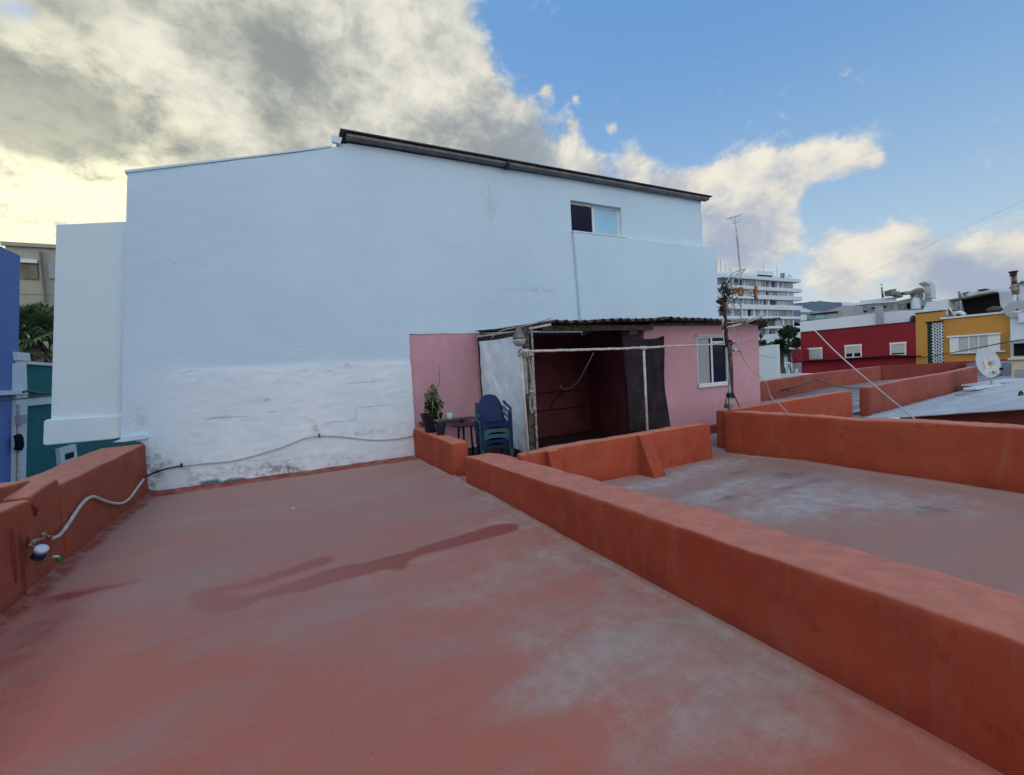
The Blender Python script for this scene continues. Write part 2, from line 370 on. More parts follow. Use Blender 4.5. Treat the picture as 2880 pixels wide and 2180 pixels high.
def ff(u, v):
    x = X0 + (X1-X0)*u; y = Y0 + (Y1-Y0)*v
    z = .010*fbm((x*.6, y*.6, 3)) + .003*fbm((x*4, y*4, 1))
    # little mortar coves where the floor meets the walls
    z += .045*max(0, 1-(x+1.93)/.16)**2 if x < -1.77 else 0
    if x < 2.22: z += .035*max(0, 1-(2.22-x)/.07)**2
    if x < 2.2: z += .03*max(0, 1-(8.5-y)/.2)**2
    z += .03*max(0, 1-(6.5-x+.05)/.1)**2 if (6.3 < x < 6.6) else 0
    return Vector((x, y, z))
fm.grid(ff, NX, NY)
fl = fm.build('terrace_floor', FLOORM, smooth=True, origin=(0,0,0)); tag(fl, kind='structure')
ca = fl.data.color_attributes.new('mask', 'FLOAT_COLOR', 'POINT')
wb = (min(p.x for p in WETP[0])-.1, max(p.x for p in WETP[0])+.1, min(p.y for p in WETP[0])-.1, max(p.y for p in WETP[0])+.1)
for i, v in enumerate(fl.data.vertices):
    x, y = v.co.x, v.co.y
    nz = fbm((x*3, y*3, 7)); w = 0
    if wb[0] < x < wb[1] and wb[2] < y < wb[3]:
        d = sdpoly(x, y, WETP[0]); w = max(0, min(1, .5 - d/.022)) * (.35 + .65*min(1, max(0, (x+.6)/1.4)))
    pl = 0
    for c, rx, ry, k in PALE:
        q = ((x-c.x)/rx)**2 + ((y-c.y)/ry)**2
        if q < 6: pl += k*math.exp(-q)
    if x < 2.22: pl += .9*math.exp(-((2.22-x)/.28)**2)*(1 if y > 1 else .5)
    dk = 0
    for c, rx, ry, k in DARKS:
        q = ((x-c.x)/rx)**2 + ((y-c.y)/ry)**2
        if q < 6: dk += k*math.exp(-q)*(1+nz*1.2)
    rd = 0
    for c, rx, ry, k in REDS:
        q = ((x-c.x)/rx)**2 + ((y-c.y)/ry)**2
        if q < 6: rd += k*math.exp(-q)
    if x < 2.2:
        rd += max(0, min(1, (y - 8.17 + .05*nz + .04*math.sin(x))/.06))
        rd += max(0, min(1, (-1.80 + .04*nz + max(0, (4.3-y))*.06 - x)/.05))
    else: rd += .35*max(0, min(1, (3.05-x)/.1)) if y < 5 else 0
    ca.data[i].color = (max(0, min(1, w+dk)), max(0, min(1, rd)), max(0, min(1, pl*(1+.5*nz))), 1)
tag(MB().box(6.9, 33.5, -3, 13.5, -.3, -.004).build('terrace_floor', PATIO), kind='structure')
tag(MB().box(6.9, 10.2, -3, 13.5, -6.5, -.31).build('building_mass', REDDARK), kind='structure')
bpy.data.objects.remove(bpy.data.objects['building_mass'])
hb = thing('own_building', 'orange rendered building block under the roof terraces', 'building', (10, 2, -6.5))
MB().box(-2.42, 33.4, -3, 8.5, -6.48, -.31).build('wall', ORANGE2, hb)

tag(MB().prism([(2.50,6.25,.0),(2.62,5.02,.0),(5.9,5.02,.0),(6.3,6.45,.0),(6.75,8.44,.0),(2.52,8.44,.0)], (0,0,.028)).build('patio_floor_shade', plaster('patio_shade_paint', (.035,.016,.018), (.05,.022,.024), bs=.3)), kind='structure')  # sheet over the patio; shade under the shed put into its dark colour
# ================================================================ PARAPETS
def parapet(name, pts, th, mat, label, r=.034, zb=-.03, step=.06, amp=.011, parent=None, seed=0, cat='parapet', rd0=True, rd1=True):
    """pts = [(x, y, ztop)] along the left face; thickness goes to the right of the direction of travel."""
    path = []; 
    for a, b in zip(pts, pts[1:]):
        a, b = Vector(a), Vector(b); L = (b-a).xy.length; n = max(1, int(L/step))
        path += [a.lerp(b, k/n) for k in range(n)]
    path.append(Vector(pts[-1]))
    d0 = (path[1]-path[0]).xy.normalized(); d1 = (path[-1]-path[-2]).xy.normalized()
    rings = []
    arc = [(.0, 1.0), (.3, .7), (.8, .2), (1., .0)] if True else []
    def ring(p, d, inset, sx):
        nr = Vector((d.y, -d.x)); top = p.z - inset; w0 = inset; w1 = th - inset; out = []
        rr = min(r, (w1-w0)/2)
        prof = []
        for k in range(7): prof.append((w0, zb + (top-rr-zb)*k/7, -1, 0))
        for k in range(5):
            a = math.pi/2*k/4; prof.append((w0+rr-rr*math.cos(a), top-rr+rr*math.sin(a), -math.cos(a), math.sin(a)))
        for k in range(1, 4): prof.append((w0+rr+(w1-w0-2*rr)*k/4, top, 0, 1))
        for k in range(5):
            a = math.pi/2*k/4; prof.append((w1-rr+rr*math.sin(a), top-rr+rr*math.cos(a), math.sin(a), math.cos(a)))
        for k in range(6, -1, -1): prof.append((w1, zb + (top-rr-zb)*k/7, 1, 0))
        for s, z, ns, nz in prof:
            q = Vector((p.x + nr.x*s + sx.x, p.y + nr.y*s + sx.y, z))
            ds = amp*(1.2*fbm((q.x*1.6+seed, q.y*1.6, q.z*2.0)) + .55*fbm((q.x*6, q.y*6+seed, q.z*6)))
            out.append(q + Vector((nr.x*ns, nr.y*ns, nz))*ds)
        return out
    if rd0:
        for t, ins in ((0, r), (.15*r, .5*r), (.5*r, .15*r)): rings.append(ring(path[0], d0, ins, d0*t))
    for i, p in enumerate(path):
        if rd0 and i == 0: rings.append(ring(p, d0, 0, d0*r)); continue
        if rd1 and i == len(path)-1: rings.append(ring(p, d1, 0, -d1*r)); continue
        d = (path[min(i+1, len(path)-1)] - path[max(i-1, 0)]).xy.normalized()
        rings.append(ring(p, d, 0, Vector((0,0))))
    if rd1:
        for t, ins in ((.5*r, .15*r), (.15*r, .5*r), (0, r)): rings.append(ring(path[-1], d1, ins, -d1*t))
    m = len(rings[0]); mb = MB()
    mb.v = [q for rg in rings for q in rg]
    for i in range(len(rings)-1):
        for k in range(m-1): mb.f.append([i*m+k, i*m+k+1, (i+1)*m+k+1, (i+1)*m+k])
    mb.f.append(list(range(m))); mb.f.append([(len(rings)-1)*m+k for k in range(m)][::-1])
    o = mb.build(name, mat, parent, smooth=True)
    if parent is None: tag(o, label, cat)
    return o

# middle dividing parapet (top bows gently as in the picture)
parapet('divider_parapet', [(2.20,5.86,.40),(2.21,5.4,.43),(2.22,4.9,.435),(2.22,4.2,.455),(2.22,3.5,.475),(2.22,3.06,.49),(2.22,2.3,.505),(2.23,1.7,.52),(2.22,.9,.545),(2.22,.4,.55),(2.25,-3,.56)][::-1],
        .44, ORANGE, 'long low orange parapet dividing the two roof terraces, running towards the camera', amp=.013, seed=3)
# short stub with pots on it
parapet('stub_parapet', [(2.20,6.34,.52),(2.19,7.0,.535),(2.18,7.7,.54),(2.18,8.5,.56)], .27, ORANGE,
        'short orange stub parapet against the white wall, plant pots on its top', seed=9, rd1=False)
# low wall across, with buttress
lw = thing('low_parapet', 'low orange parapet in front of the pink shed, carrying the white pipe rail', 'parapet', (4.3, 4.75, 0))
lwa = [(2.62,4.86,.50),(3.1,4.79,.545),(3.7,4.76,.56),(4.4,4.72,.565),(5.2,4.72,.57),(5.85,4.74,.575),(5.99,4.75,.55)]
lwb = [(x, y+.20, z) for x, y, z in lwa][::-1]
parapet('wall', lwa, -.20 if False else .20, ORANGE, None, parent=lw, seed=5) if False else None
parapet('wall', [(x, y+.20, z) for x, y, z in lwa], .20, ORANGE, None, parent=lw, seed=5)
def buttress(x0, x1, yb, zt, depth, yf0):
    mb = MB()
    def fn(u, v):
        return Vector((0,0,0))
    P = [(x0, yf0+.02, -.02), (x0, yf0-depth, -.02), (x0, yf0-.06, zt), (x0, yf0+.02, zt)]
    mb.prism(P, (x1-x0, .02, 0)); return mb
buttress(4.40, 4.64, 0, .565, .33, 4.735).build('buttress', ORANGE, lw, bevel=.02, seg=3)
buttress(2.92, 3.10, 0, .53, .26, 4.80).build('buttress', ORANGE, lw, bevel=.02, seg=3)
# right parapet
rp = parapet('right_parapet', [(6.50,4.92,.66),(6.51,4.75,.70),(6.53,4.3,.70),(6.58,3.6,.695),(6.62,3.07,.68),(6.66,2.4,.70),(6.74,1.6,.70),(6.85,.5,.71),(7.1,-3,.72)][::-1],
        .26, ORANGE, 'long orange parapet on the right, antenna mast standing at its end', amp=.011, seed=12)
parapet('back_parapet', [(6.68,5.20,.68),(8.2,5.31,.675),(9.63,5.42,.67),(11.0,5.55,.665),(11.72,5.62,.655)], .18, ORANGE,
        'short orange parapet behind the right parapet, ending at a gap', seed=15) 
parapet('back_parapet', [(12.2,5.52,.70),(14.6,5.83,.715),(18.5,6.1,.73),(22.3,6.6,.75)], .22, ORANGE2,
        'long reddish parapet beyond the gap, beside the grey sheet roof', seed=16, r=.04)
parapet('far_parapet', [(9.0,8.95,.70),(14.57,9.62,.70),(20.9,10.85,.70),(26.7,11.25,.71)], .2, ORANGE2,
        'reddish boundary parapet below the crimson house, hoses hanging on it', seed=17, rd1=False, step=.25)
parapet('far_parapet', [(26.6,11.22,.71),(31.4,9.1,.71),(33.0,8.2,.71),(33.2,3,.7)], .2, REDDARK,
        'dark red boundary parapet below the yellow house, behind the dish', seed=18, rd0=False, step=.25)
# left parapet : low part, raised step, lower inner ledge
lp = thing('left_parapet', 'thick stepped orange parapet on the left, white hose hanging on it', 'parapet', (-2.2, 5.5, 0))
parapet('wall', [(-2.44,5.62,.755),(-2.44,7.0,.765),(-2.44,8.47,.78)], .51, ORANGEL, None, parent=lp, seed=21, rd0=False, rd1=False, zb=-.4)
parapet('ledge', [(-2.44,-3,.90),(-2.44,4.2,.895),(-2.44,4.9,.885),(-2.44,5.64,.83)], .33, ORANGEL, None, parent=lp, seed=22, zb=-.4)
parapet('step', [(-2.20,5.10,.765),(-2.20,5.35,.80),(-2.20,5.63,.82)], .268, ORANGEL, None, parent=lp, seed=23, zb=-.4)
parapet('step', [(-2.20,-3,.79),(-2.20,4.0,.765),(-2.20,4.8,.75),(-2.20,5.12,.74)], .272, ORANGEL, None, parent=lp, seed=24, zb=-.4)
for q0, q1, r in ((('F',80,650),('F',95,1150),.020),(('F',165,712),('F',180,1450),.017),(('F',225,735),('F',262,800),.02)):
    a = xf(*q0, -1.935); b = xf(*q1, -1.935); b.y = a.y+(b.y-a.y)*.3; b.z = max(b.z, .03)
    MB().tube(spline([a, a.lerp(b, .5)+Vector((.008,0,0)), b], 6), r, 8).build('conduit', REDDARK, lp, smooth=True)
a = xf('AB', 440, 1170, -1.925)
MB().tube([a+Vector((0,-.03,.05)), a+Vector((.02,0,0)), a+Vector((0,.0,-.05))], .012, 6).build('hook', REDDARK, lp, smooth=True)

# ================================================================ WHITE BUILDING
wb_ = thing('white_building', 'large blue-white rendered party wall of the neighbouring house, small sliding window high up', 'building', (4.5, 8.6, -6.5))
YW = 8.51
def topz(x):
    pts = [(-1.93,4.85),(0,5.42),(1.08,5.76),(1.3,5.86),(10.7,5.98)]
    for (a, za), (b, zb) in zip(pts, pts[1:]):
        if x <= b: return za + (zb-za)*(x-a)/(b-a)
    return pts[-1][1]
def rough_y(x, z):
    """real relief: old thick lower coat, trowel waviness"""
    y = .010*fbm((x*.7, z*.7, 5)) + .004*fbm((x*3, z*5, 2))
    if x < 2.35:
        e = 1.87 + .012*math.sin(x*2) + .01*fbm((x*2, 0, 9))
        k = 1/(1+math.exp((z-e)/.018)); kx = 1/(1+math.exp((-1.42-x)/.05))
        y -= .020*k*kx*(1+.3*fbm((x*5, z*9, 4)))
        if z < .9: y -= .006*fbm((x*6, z*8, 8))*(.9-z)/.9
    return YW + y
def jb(z): return 2.215 + (.012*fbm((0, z*5, 3)) + .006*fbm((0, z*22, 1))) + (.03 if z > 2.0 else 0)*max(0, z-2.0)
def jt(x): return 2.385 + .010*fbm((x*4, 0, 6)) + .006*(1 if math.sin(x*9) > .4 else 0)
mb = MB()
def xleft(z): return -1.95 if z < .80 else (-1.95 - .27*min(1, (z-.80)/.10) + .092*(z-.8))
def wA(u, v):
    z0 = .012 + .012*fbm((u*30, 0, 2)); z = z0 + (2.385-z0)*v
    xr = jb(z); xl_ = xleft(z); x = xl_ + (xr-xl_)*u; return Vector((x, rough_y(x, z), z))
mb.grid(wA, 130, 80)
def wB(u, v):
    x = -1.95 + (2.215+1.95)*u; z0 = 2.385; z = z0 + (topz(x)-z0)*v; x = xleft(z) + (2.215-xleft(z))*u; return Vector((x, rough_y(x, z), z))
mb.grid(wB, 60, 50)
# right of the pink patch the white starts above it; a slanted return edge keeps the coat thick
wxl, wxr, wzb, wzt = 6.20, 7.74, 4.72, 5.45
def wC(xa, xb, za, zb_):
    def f(u, v):
        x = xa + (xb-xa)*u; a = za(x) if callable(za) else za; b = zb_(x) if callable(zb_) else zb_
        z = a + (b-a)*v; return Vector((x, rough_y(x, z) if x < 2.4 else YW + .010*fbm((x*.7, z*.7, 5)) + .004*fbm((x*3, z*5, 2)), z))
    return f
mb.grid(wC(2.215, wxl, jt, wzb), 60, 40); mb.grid(wC(2.215, wxl, wzb, wzt), 40, 10); mb.grid(wC(2.215, wxl, wzt, topz), 40, 8)
mb.grid(wC(wxl, wxr, jt, wzb), 16, 20); mb.grid(wC(wxl, wxr, wzt, topz), 16, 6)
def xr_edge(z): return 10.68 + .02*fbm((0, z*4, 8)) - (.04 if z > 5.6 else 0)
def wD(z0f, z1f):
    def f(u, v):
        x0 = wxr; a = z0f(x0) if callable(z0f) else z0f; b = z1f(x0) if callable(z1f) else z1f
        z = a + (b-a)*v; x = x0 + (xr_edge(z)-x0)*u
        if callable(z1f): z = a + (z1f(x)-a)*v
        return Vector((x, YW + .010*fbm((x*.7, z*.7, 5)) + .004*fbm((x*3, z*5, 2)), z))
    return f
mb.grid(wD(2.385, wzb), 30, 20); mb.grid(wD(wzb, wzt), 30, 8); mb.grid(wD(wzt, topz), 30, 8)
ww = mb.build('wall', WALLW, wb_, smooth=True)
ca = ww.data.color_attributes.new('mask', 'FLOAT_COLOR', 'POINT')
off = Vector(ww['_o'])
GP = [zf('V', 0, 0, 0)]
gpoly = [yf('G', x, y, YW) for x, y in ((525,1045),(560,1015),(620,1000),(690,985),(720,1005),(760,985),(830,978),(880,985),(890,1000),(840,1015),(760,1025),(680,1035),(600,1042))]
dirts = [(yf('G', x, y, YW), rx, rz, k) for x, y, rx, rz, k in ((300,900,.22,.22,.9),(250,1000,.12,.25,1.1),(560,960,.15,.2,.8),(1090,930,.3,.1,.9),(1310,670,.08,.12,.9),(200,640,.12,.2,.35),(1600,700,.7,.06,.45),(1250,860,.8,.05,.3),(1000,940,.4,.12,.6),(760,940,.4,.1,.5),(1500,870,.3,.08,.5),(1500,280,.15,.05,.5),(700,605,.2,.02,.6),(960,500,.2,.03,.6))]
dirts += [(yf('H', x, y, YW), rx, rz, k) for x, y, rx, rz, k in ((920,420,.18,.5,.28),(1150,895,.7,.05,.45),(900,215,.2,.04,.6))]
for i, v in enumerate(ww.data.vertices):
    p = v.co + off; d = 0
    for c, rx, rz, k in dirts:
        q = ((p.x-c.x)/rx)**2 + ((p.z-c.z)/rz)**2
        if q < 5: d += k*math.exp(-q)
    gsd = 0
    if p.z < .4 and -1.3 < p.x < .6:
        P2 = [Vector((a.x, a.z, 0)) for a in gpoly]; gsd = max(0, min(1, .5 - sdpoly(p.x, p.z, P2)/.02))
    if p.x < 2.3 and p.z < .10: d += .5*max(0, 1-p.z/.1)
    old = (1/(1+math.exp(max(-40, min(40, (p.z-1.87)/.03)))))*(1/(1+math.exp(max(-40, min(40, (-1.62-p.x)/.22))))) if p.x < 2.3 else 0
    ca.data[i].color = (min(1, d), gsd, old, 1)
CRK = simple('hairline_crack', (.24,.25,.26), .9, 0, .3, 20)
for L in ([(1360,642),(1410,632),(1470,630),(1541,625),(1548,580),(1550,548),(1600,542),(1680,532),(1760,530)], [(1500,396),(1580,390),(1690,380)], [(620,620),(690,610),(760,604),(900,598)],
          [(300,905),(360,880),(420,890)], [(470,330),(520,318),(600,312)], [(1000,575),(1065,568)], [(1210,322),(1260,324)], [(1370,318),(1420,322)]):
    pts = []
    for (x0, y0), (x1, y1) in zip(L, L[1:]):
        for k in range(6):
            p = yf('G', x0+(x1-x0)*k/6, y0+(y1-y0)*k/6, YW); p.z += .006*fbm((p.x*14, 3, p.z*14)); p.y = rough_y(p.x, p.z) - .001; pts.append(p)
    MB().tube(pts, .0024, 5).build('crack', CRK, wb_)
# body behind the coat, side face, reveal
mb = MB()
mb.prism([(-1.97, YW+.035, -6.4), (6.19, YW+.035, -6.4), (6.19, YW+.035, 5.92), (1.25, YW+.035, 5.85), (1.08, YW+.035, 5.74), (-1.85, YW+.035, 4.83), (-2.15, YW+.035, 1.2), (-2.1, YW+.035, .95), (-1.97, YW+.035, .9)], (0, .22, 0))
mb.prism([(7.76, YW+.03, -6.4), (10.63, YW+.03, -6.4), (10.63, YW+.03, 5.97), (7.76, YW+.03, 5.94)], (0, .22, 0))
mb.box(6.19, 7.76, YW+.03, YW+.25, -6.4, 4.70); mb.box(6.19, 7.76, YW+.03, YW+.25, 5.46, 5.93)
mb.box(10.40, 10.64, YW+.25, 17, -6.4, 5.95)
mb.box(-1.92, -1.7, YW+.25, 20, -6.4, 4.8)
# remove wall behind the window: body sits behind the pane so it reads as a room
mb.build('core', WHITE2, wb_)
# annex : 8 cm proud block at the right, down behind the shed
ax = MB(); 
ax.prism([(6.20,YW-.09,4.69),(6.24,YW-.09,4.0),(6.30,YW-.09,2.30),(11.11,YW-.09,2.30),(11.10,YW-.09,4.62),(11.02,YW-.09,4.69)], (0,.085,0))
ax.box(10.70, 11.08, YW-.004, 15, 2.3, 4.685)
ax.build('annex', WALLW, wb_, bevel=.012)
# left box over the street and its band
lbY = YW+.10; lbp = [yf('V', 121, 485, lbY), yf('N', 318, 1195, lbY), yf('N', 740, 1180, lbY)]
lb = MB(); lb.prism([lbp[0], lbp[1], Vector((-2.0,lbY,lbp[2].z)), Vector((-1.88,lbY,4.16))], (0, 9, 0))
lb.build('side_volume', WHITE2, wb_, bevel=.01)
MB().prism([yf('N', x, y, YW+.05) for x, y in ((290,1184),(272,1195),(268,1335),(280,1346),(690,1308),(800,1290),(800,1150),(700,1160))], (0, 1.2, 0)).build('balcony_band', WHITE2, wb_, bevel=.015)
# mortar lip over the end of the parapet
MB().prism([yf('AB', x, y, YW-.07) for x, y in ((1450,297),(1600,292),(1900,252),(1905,225),(1850,195),(1680,215),(1575,240),(1530,268))], (0,.10,0)).build('mortar_lip', WALLW, wb_, bevel=.006)
# capping on the left slope
c0 = Vector((-1.99, YW-.05, 4.845)); 
MB().prism([(-1.875,YW-.012,4.835),(0,YW-.012,5.405),(1.05,YW-.012,5.735),(1.05,YW-.012,5.765),(0,YW-.012,5.432),(-1.875,YW-.012,4.872)], (0,.4,0)).build('coping', WALLW, wb_)
# roof sheet and rain gutter on the right part
r0 = yf('V', 735, 293, 8.35); r1 = yf('V', 1528, 424, 8.35)
mb = MB(); mb.prism([(r0.x, 8.30, 5.965), (10.86, 8.30, 6.045), (10.86, 8.30, 6.068), (r0.x, 8.30, 5.99)], (0, 4, 0))
mb.build('roof', DARKMETAL, wb_)
for xa, xb in ((1.30, 4.50), (4.54, 10.80)):
    za = 5.915 + (xa-1.3)*.0085; zb_ = 5.915 + (xb-1.3)*.0085
    mb = MB(); prof = [(8.38,.045),(8.345,.04),(8.345,-.012),(8.37,-.03),(8.50,-.03),(8.50,.045)]
    mb.prism([(xa, y, za+z) for y, z in prof], (xb-xa, 0, zb_-za)); mb.build('fascia', GREYM, wb_, bevel=.006)
MB().box(4.49, 4.55, 8.29, 8.50, 5.875, 5.965).build('fascia_joint', DARKMETAL, wb_)
mb = MB(); mb.prism([(1.06,8.44,5.80),(1.20,8.44,5.79),(1.24,8.44,5.91),(1.05,8.44,5.92)], (0,.07,0)); mb.build('fascia_cap', WHITE2, wb_, bevel=.01)
# window
wn = MB()
fx0, fx1, fz0, fz1, fy = wxl, wxr, wzb, wzt, YW+.10
for (a, b, c, d) in ((fx0, fx0+.045, fz0, fz1), (fx1-.06, fx1, fz0, fz1), (fx0+.045, fx1-.06, fz1-.05, fz1), (fx0+.045, fx1-.06, fz0, fz0+.035), (6.90, 6.965, fz0+.035, fz1-.05)):
    wn.box(a, b, fy, fy+.05, c, d)
win = wn.build('window', WMETAL, wb_, bevel=.004)
MB().box(fx0+.045, 6.90, fy+.022, fy+.03, fz0+.035, fz1-.05).build('pane', GLASSD, win)
MB().box(6.965, fx1-.06, fy+.012, fy+.02, fz0+.035, fz1-.05).build('pane', GLASSB, win)
MB().box(fx0-.003, fx0+.0, YW-.004, fy+.05, fz0, fz1).box(fx1, fx1+.003, YW-.004, fy+.05, fz0, fz1).box(fx0, fx1, YW-.004, fy+.05, fz1, fz1+.003).box(fx0-.02, fx1+.06, YW-.10, fy+.02, fz0-.03, fz0).build('sill', WHITE2, win)

# ================================================================ PINK SHED
sh = thing('pink_shed', 'pink lean-to shed with a corrugated roof and a dark open front', 'shed', (6.8, 7.3, 0))
mb = MB()
jl = [(jb(z/20*2.385)+.004, YW+.016, z/20*2.385) for z in range(21)]
mb.prism([(x, y, z) for x, y, z in jl] + [(3.72, YW+.016, 2.385), (3.72, YW+.016, 0)], (0, .06, 0)); mb.build('back_wall', PINK, sh)
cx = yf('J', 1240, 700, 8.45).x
MB().box(3.72, cx+.1, YW-.04, YW+.05, -.01, 2.36).build('inner_wall', PINKSHADE, sh)
mb = MB(); mb.prism([(cx, YW-.04, 0), (cx+.1, YW-.04, 0), (5.95, 6.52, 0), (5.83, 6.52, 0)], (0,0,2.33)); mb.build('inner_wall', PINKSHADE, sh)
wz = 2.36
sw = MB(); YS = 6.45
sx0, sx1 = yf('K', 400, 600, YS).x+.0, 8.72
wl = yf('K', 403, 575, YS).x; wr = yf('K', 722, 560, YS).x; wt = yf('K', 430, 560, YS).z+.03; wbt = yf('K', 435, 1055, YS).z-.01
XR = 9.86
for a, b, c, d in ((6.30, wl, -.02, 2.30), (wr, XR, -.02, 2.30), (wl, wr, -.02, wbt), (wl, wr, wt, 2.30)):
    sw.box(a, b, YS, YS+.15, c, d)
sw.box(XR-.15, XR, YS+.15, YW-.1, -.02, 2.30)
sw.build('front_wall', PINK, sh)
swin = MB()
wm = wl + (wr-wl)*.44
for a, b, c, d in ((wl, wl+.02, wbt, wt), (wr-.035, wr, wbt, wt), (wl-.02, wr+.02, wt-.035, wt), (wl-.0, wr, wbt, wbt+.04), (wm, wm+.05, wbt+.04, wt-.035), (wm+.05, wr-.035, wt-.15, wt-.11)):
    swin.box(a, b, YS-.012, YS+.05, c, d)
sw_ = swin.build('window', WMETAL, sh, bevel=.004)
MB().box(wl+.02, wm-.02, YS+.02, YS+.028, wbt+.04, wt-.035).build('pane', GLASSF, sw_)
MB().box(wm-.02, wm, YS+.0, YS+.04, wbt+.04, wt-.035).box(wm+.05, wr-.035, YS+.03, YS+.036, wbt+.04, wt-.15).box(wm+.05, wr-.035, YS+.03, YS+.036, wt-.11, wt-.035).build('pane', GLASSD, sw_)
MB().box(wl-.03, wr+.03, YS-.05, YS+.02, wt+.0, wt+.035).build('lintel', WWORN, sw_, bevel=.005)
MB().box(wl-.02, wr+.02, YS-.045, YS-.013, wbt-.045, wbt-.0).build('sill', WMETAL, sw_, bevel=.005)
# corrugated roof
def corr(xa, xb, ya, yb, za, zb_, ph=0):
    n = int((xb-xa)/.02)
    def f(u, v):
        x = xa+(xb-xa)*u; y = ya + (yb-ya)*v
        z = za + (zb_-za)*v + .024*math.sin(2*math.pi*(x+ph)/.19) + .022*math.sin(x*1.35-.6)*(1-v) + .006*math.sin(x*5.1)
        return Vector((x, y + .015*math.sin(x*3.3)*(1-v), z))
    return MB().grid(f, n, 12)
corr(3.96, 6.55, 6.05, 8.42, 2.355, 2.43).build('roof_sheet', ROOFSH, sh, smooth=True, thick=.012)
corr(6.50, 10.15, 6.08, 8.42, 2.385, 2.45, .03).build('roof_sheet', ROOFSH, sh, smooth=True, thick=.012)
corr(3.58, 4.05, 6.62, 8.42, 2.30, 2.41, .05).build('roof_sheet', ROOFSH, sh, smooth=True, thick=.012)
MB().tube([(3.60,8.4,2.30),(3.62,7.4,2.27),(3.66,6.7,2.25),(3.95,6.12,2.29)], .022, 6).build('roof_rail', WWORN, sh, smooth=True)
MB().box(3.9, 6.4, 6.30, 6.37, 2.20, 2.30).build('roof_beam', WOODB, sh, bevel=.006)
MB().box(3.66, 3.74, 6.6, 8.45, 2.17, 2.26).build('roof_beam', WOODB, sh, bevel=.006)
MB().box(6.4, 10.0, 6.35, 6.42, 2.305, 2.345).build('roof_beam', WOODB, sh, bevel=.006)
pa = yf('A', 795, 100, 6.42); pb = yf('A', 828, 795, 6.42)
MB().tube([(pb.x, 6.42, 0), (pb.x, 6.42, pb.z), (pa.x, 6.42, 2.3)], .019, 8).build('corner_post', simple('weathered_post', (.34,.31,.27), .8, 0, .45, 18, .3, 60), sh, smooth=True)
MB().box(pa.x-.14, pa.x-.04, 6.44, 6.54, 0, 2.28).build('corner_post', WOODB, sh, bevel=.006)
MB().tube([(3.68,8.44,0),(3.665,8.44,1.2),(3.66,8.44,2.3)], .03, 8).build('corner_post', DARKMETAL, sh, smooth=True)
for zz in (.62, 1.02):
    MB().box(3.8, cx, YW-.06, YW-.041, zz-.01, zz+.012).build('batten', BLACK, sh)
a = yf('J', 965, 905, YW-.05); b = yf('J', 830, 1070, YW-.05)
MB().tube([a, b, b+Vector((0,0,-.1))], .014, 6).build('inner_pipe', BLACK, sh)
# dark red step block at the shed corner
a = yf('K', 490, 1480, 6.36); MB().box(a.x-.15, a.x+.72, 6.30, 6.448, -.01, .15).build('plinth_block', REDDARK, sh, bevel=.01)

# white tarpaulin panel on the side of the shed
mb = MB()
def tarp(u, v):
    y = 8.30 + (6.50-8.30)*u; x = 3.60 + .10*u
    zt = 2.20 - .03*math.sin(u*math.pi); zb_ = .16 + .05*math.sin(u*5) - .02*u
    z = zb_ + (zt-zb_)*v
    d = .028*fbm((u*2.5+3, v*2, 4)) + .012*math.sin(u*17+v*3) * (1-v) + .014*fbm((u*9+v*5, v*6-u*4, 1))
    return Vector((x+d, y, z))
mb.grid(tarp, 70, 80)
TARP = simple('white_tarp', (.78,.92,.97), .6, 0, .05, 3, .25, 12)
tag(mb.build('tarpaulin', TARP, smooth=True, thick=.004), 'creased pale blue-white tarpaulin hung on the open side of the shed, behind the chairs', 'tarpaulin')
# dark curtain
a0 = yf('J', 1595, 265, 6.36); a1 = yf('J', 2035, 320, 6.36); b1 = yf('J', 2118, 1300, 6.36); b0 = yf('J', 1685, 1355, 6.36)
mb = MB()
def cur(u, v):
    top = a0.lerp(a1, u); bot = b0.lerp(b1, u)
    p = bot.lerp(top, v)
    p.z = p.z - v*.11*math.sin(u*math.pi)**.8*(1 if v > .0 else 0)
    if u > .75: p.x -= .05*math.sin(v*math.pi)*(u-.75)/.25
    fold = .04*math.sin(u*13+1+v*1.5)*(1-.5*v) + .012*math.sin(u*29+v*4)*(1-v) + .05*fbm((u*3, v*1.6, 2))
    return Vector((p.x, 6.34+fold, max(.03, p.z)))
mb.grid(cur, 80, 50)
tag(mb.build('curtain', CLOTHD, smooth=True, thick=.004), 'dark brown curtain hanging beside the open front of the pink shed', 'curtain')
a = yf('J', 1690, 260, 6.60); b = yf('J', 1950, 300, 6.60)
tag(MB().box(a.x, b.x, 6.62, 6.72, b.z, a.z+.02).build('white_board', WMETAL, bevel=.004), 'thin white board showing above the dark curtain', 'board')

# lamp bulb under the roof corner
lc = yf('A', 725, 150, 6.25)
lm = thing('hanging_lamp', 'grey glass lamp hanging under the front corner of the shed roof', 'lamp', lc)
prof = [(.004,-.115),(.05,-.108),(.085,-.08),(.105,-.035),(.108,0)]
MB().lathe(prof, lc, 20).build('globe', BULB, lm, smooth=True)
MB().lathe([(.109,0),(.100,.04),(.075,.09),(.05,.13),(.045,.2),(.02,.22)], lc, 20).build('cap', GREYM, lm, smooth=True)

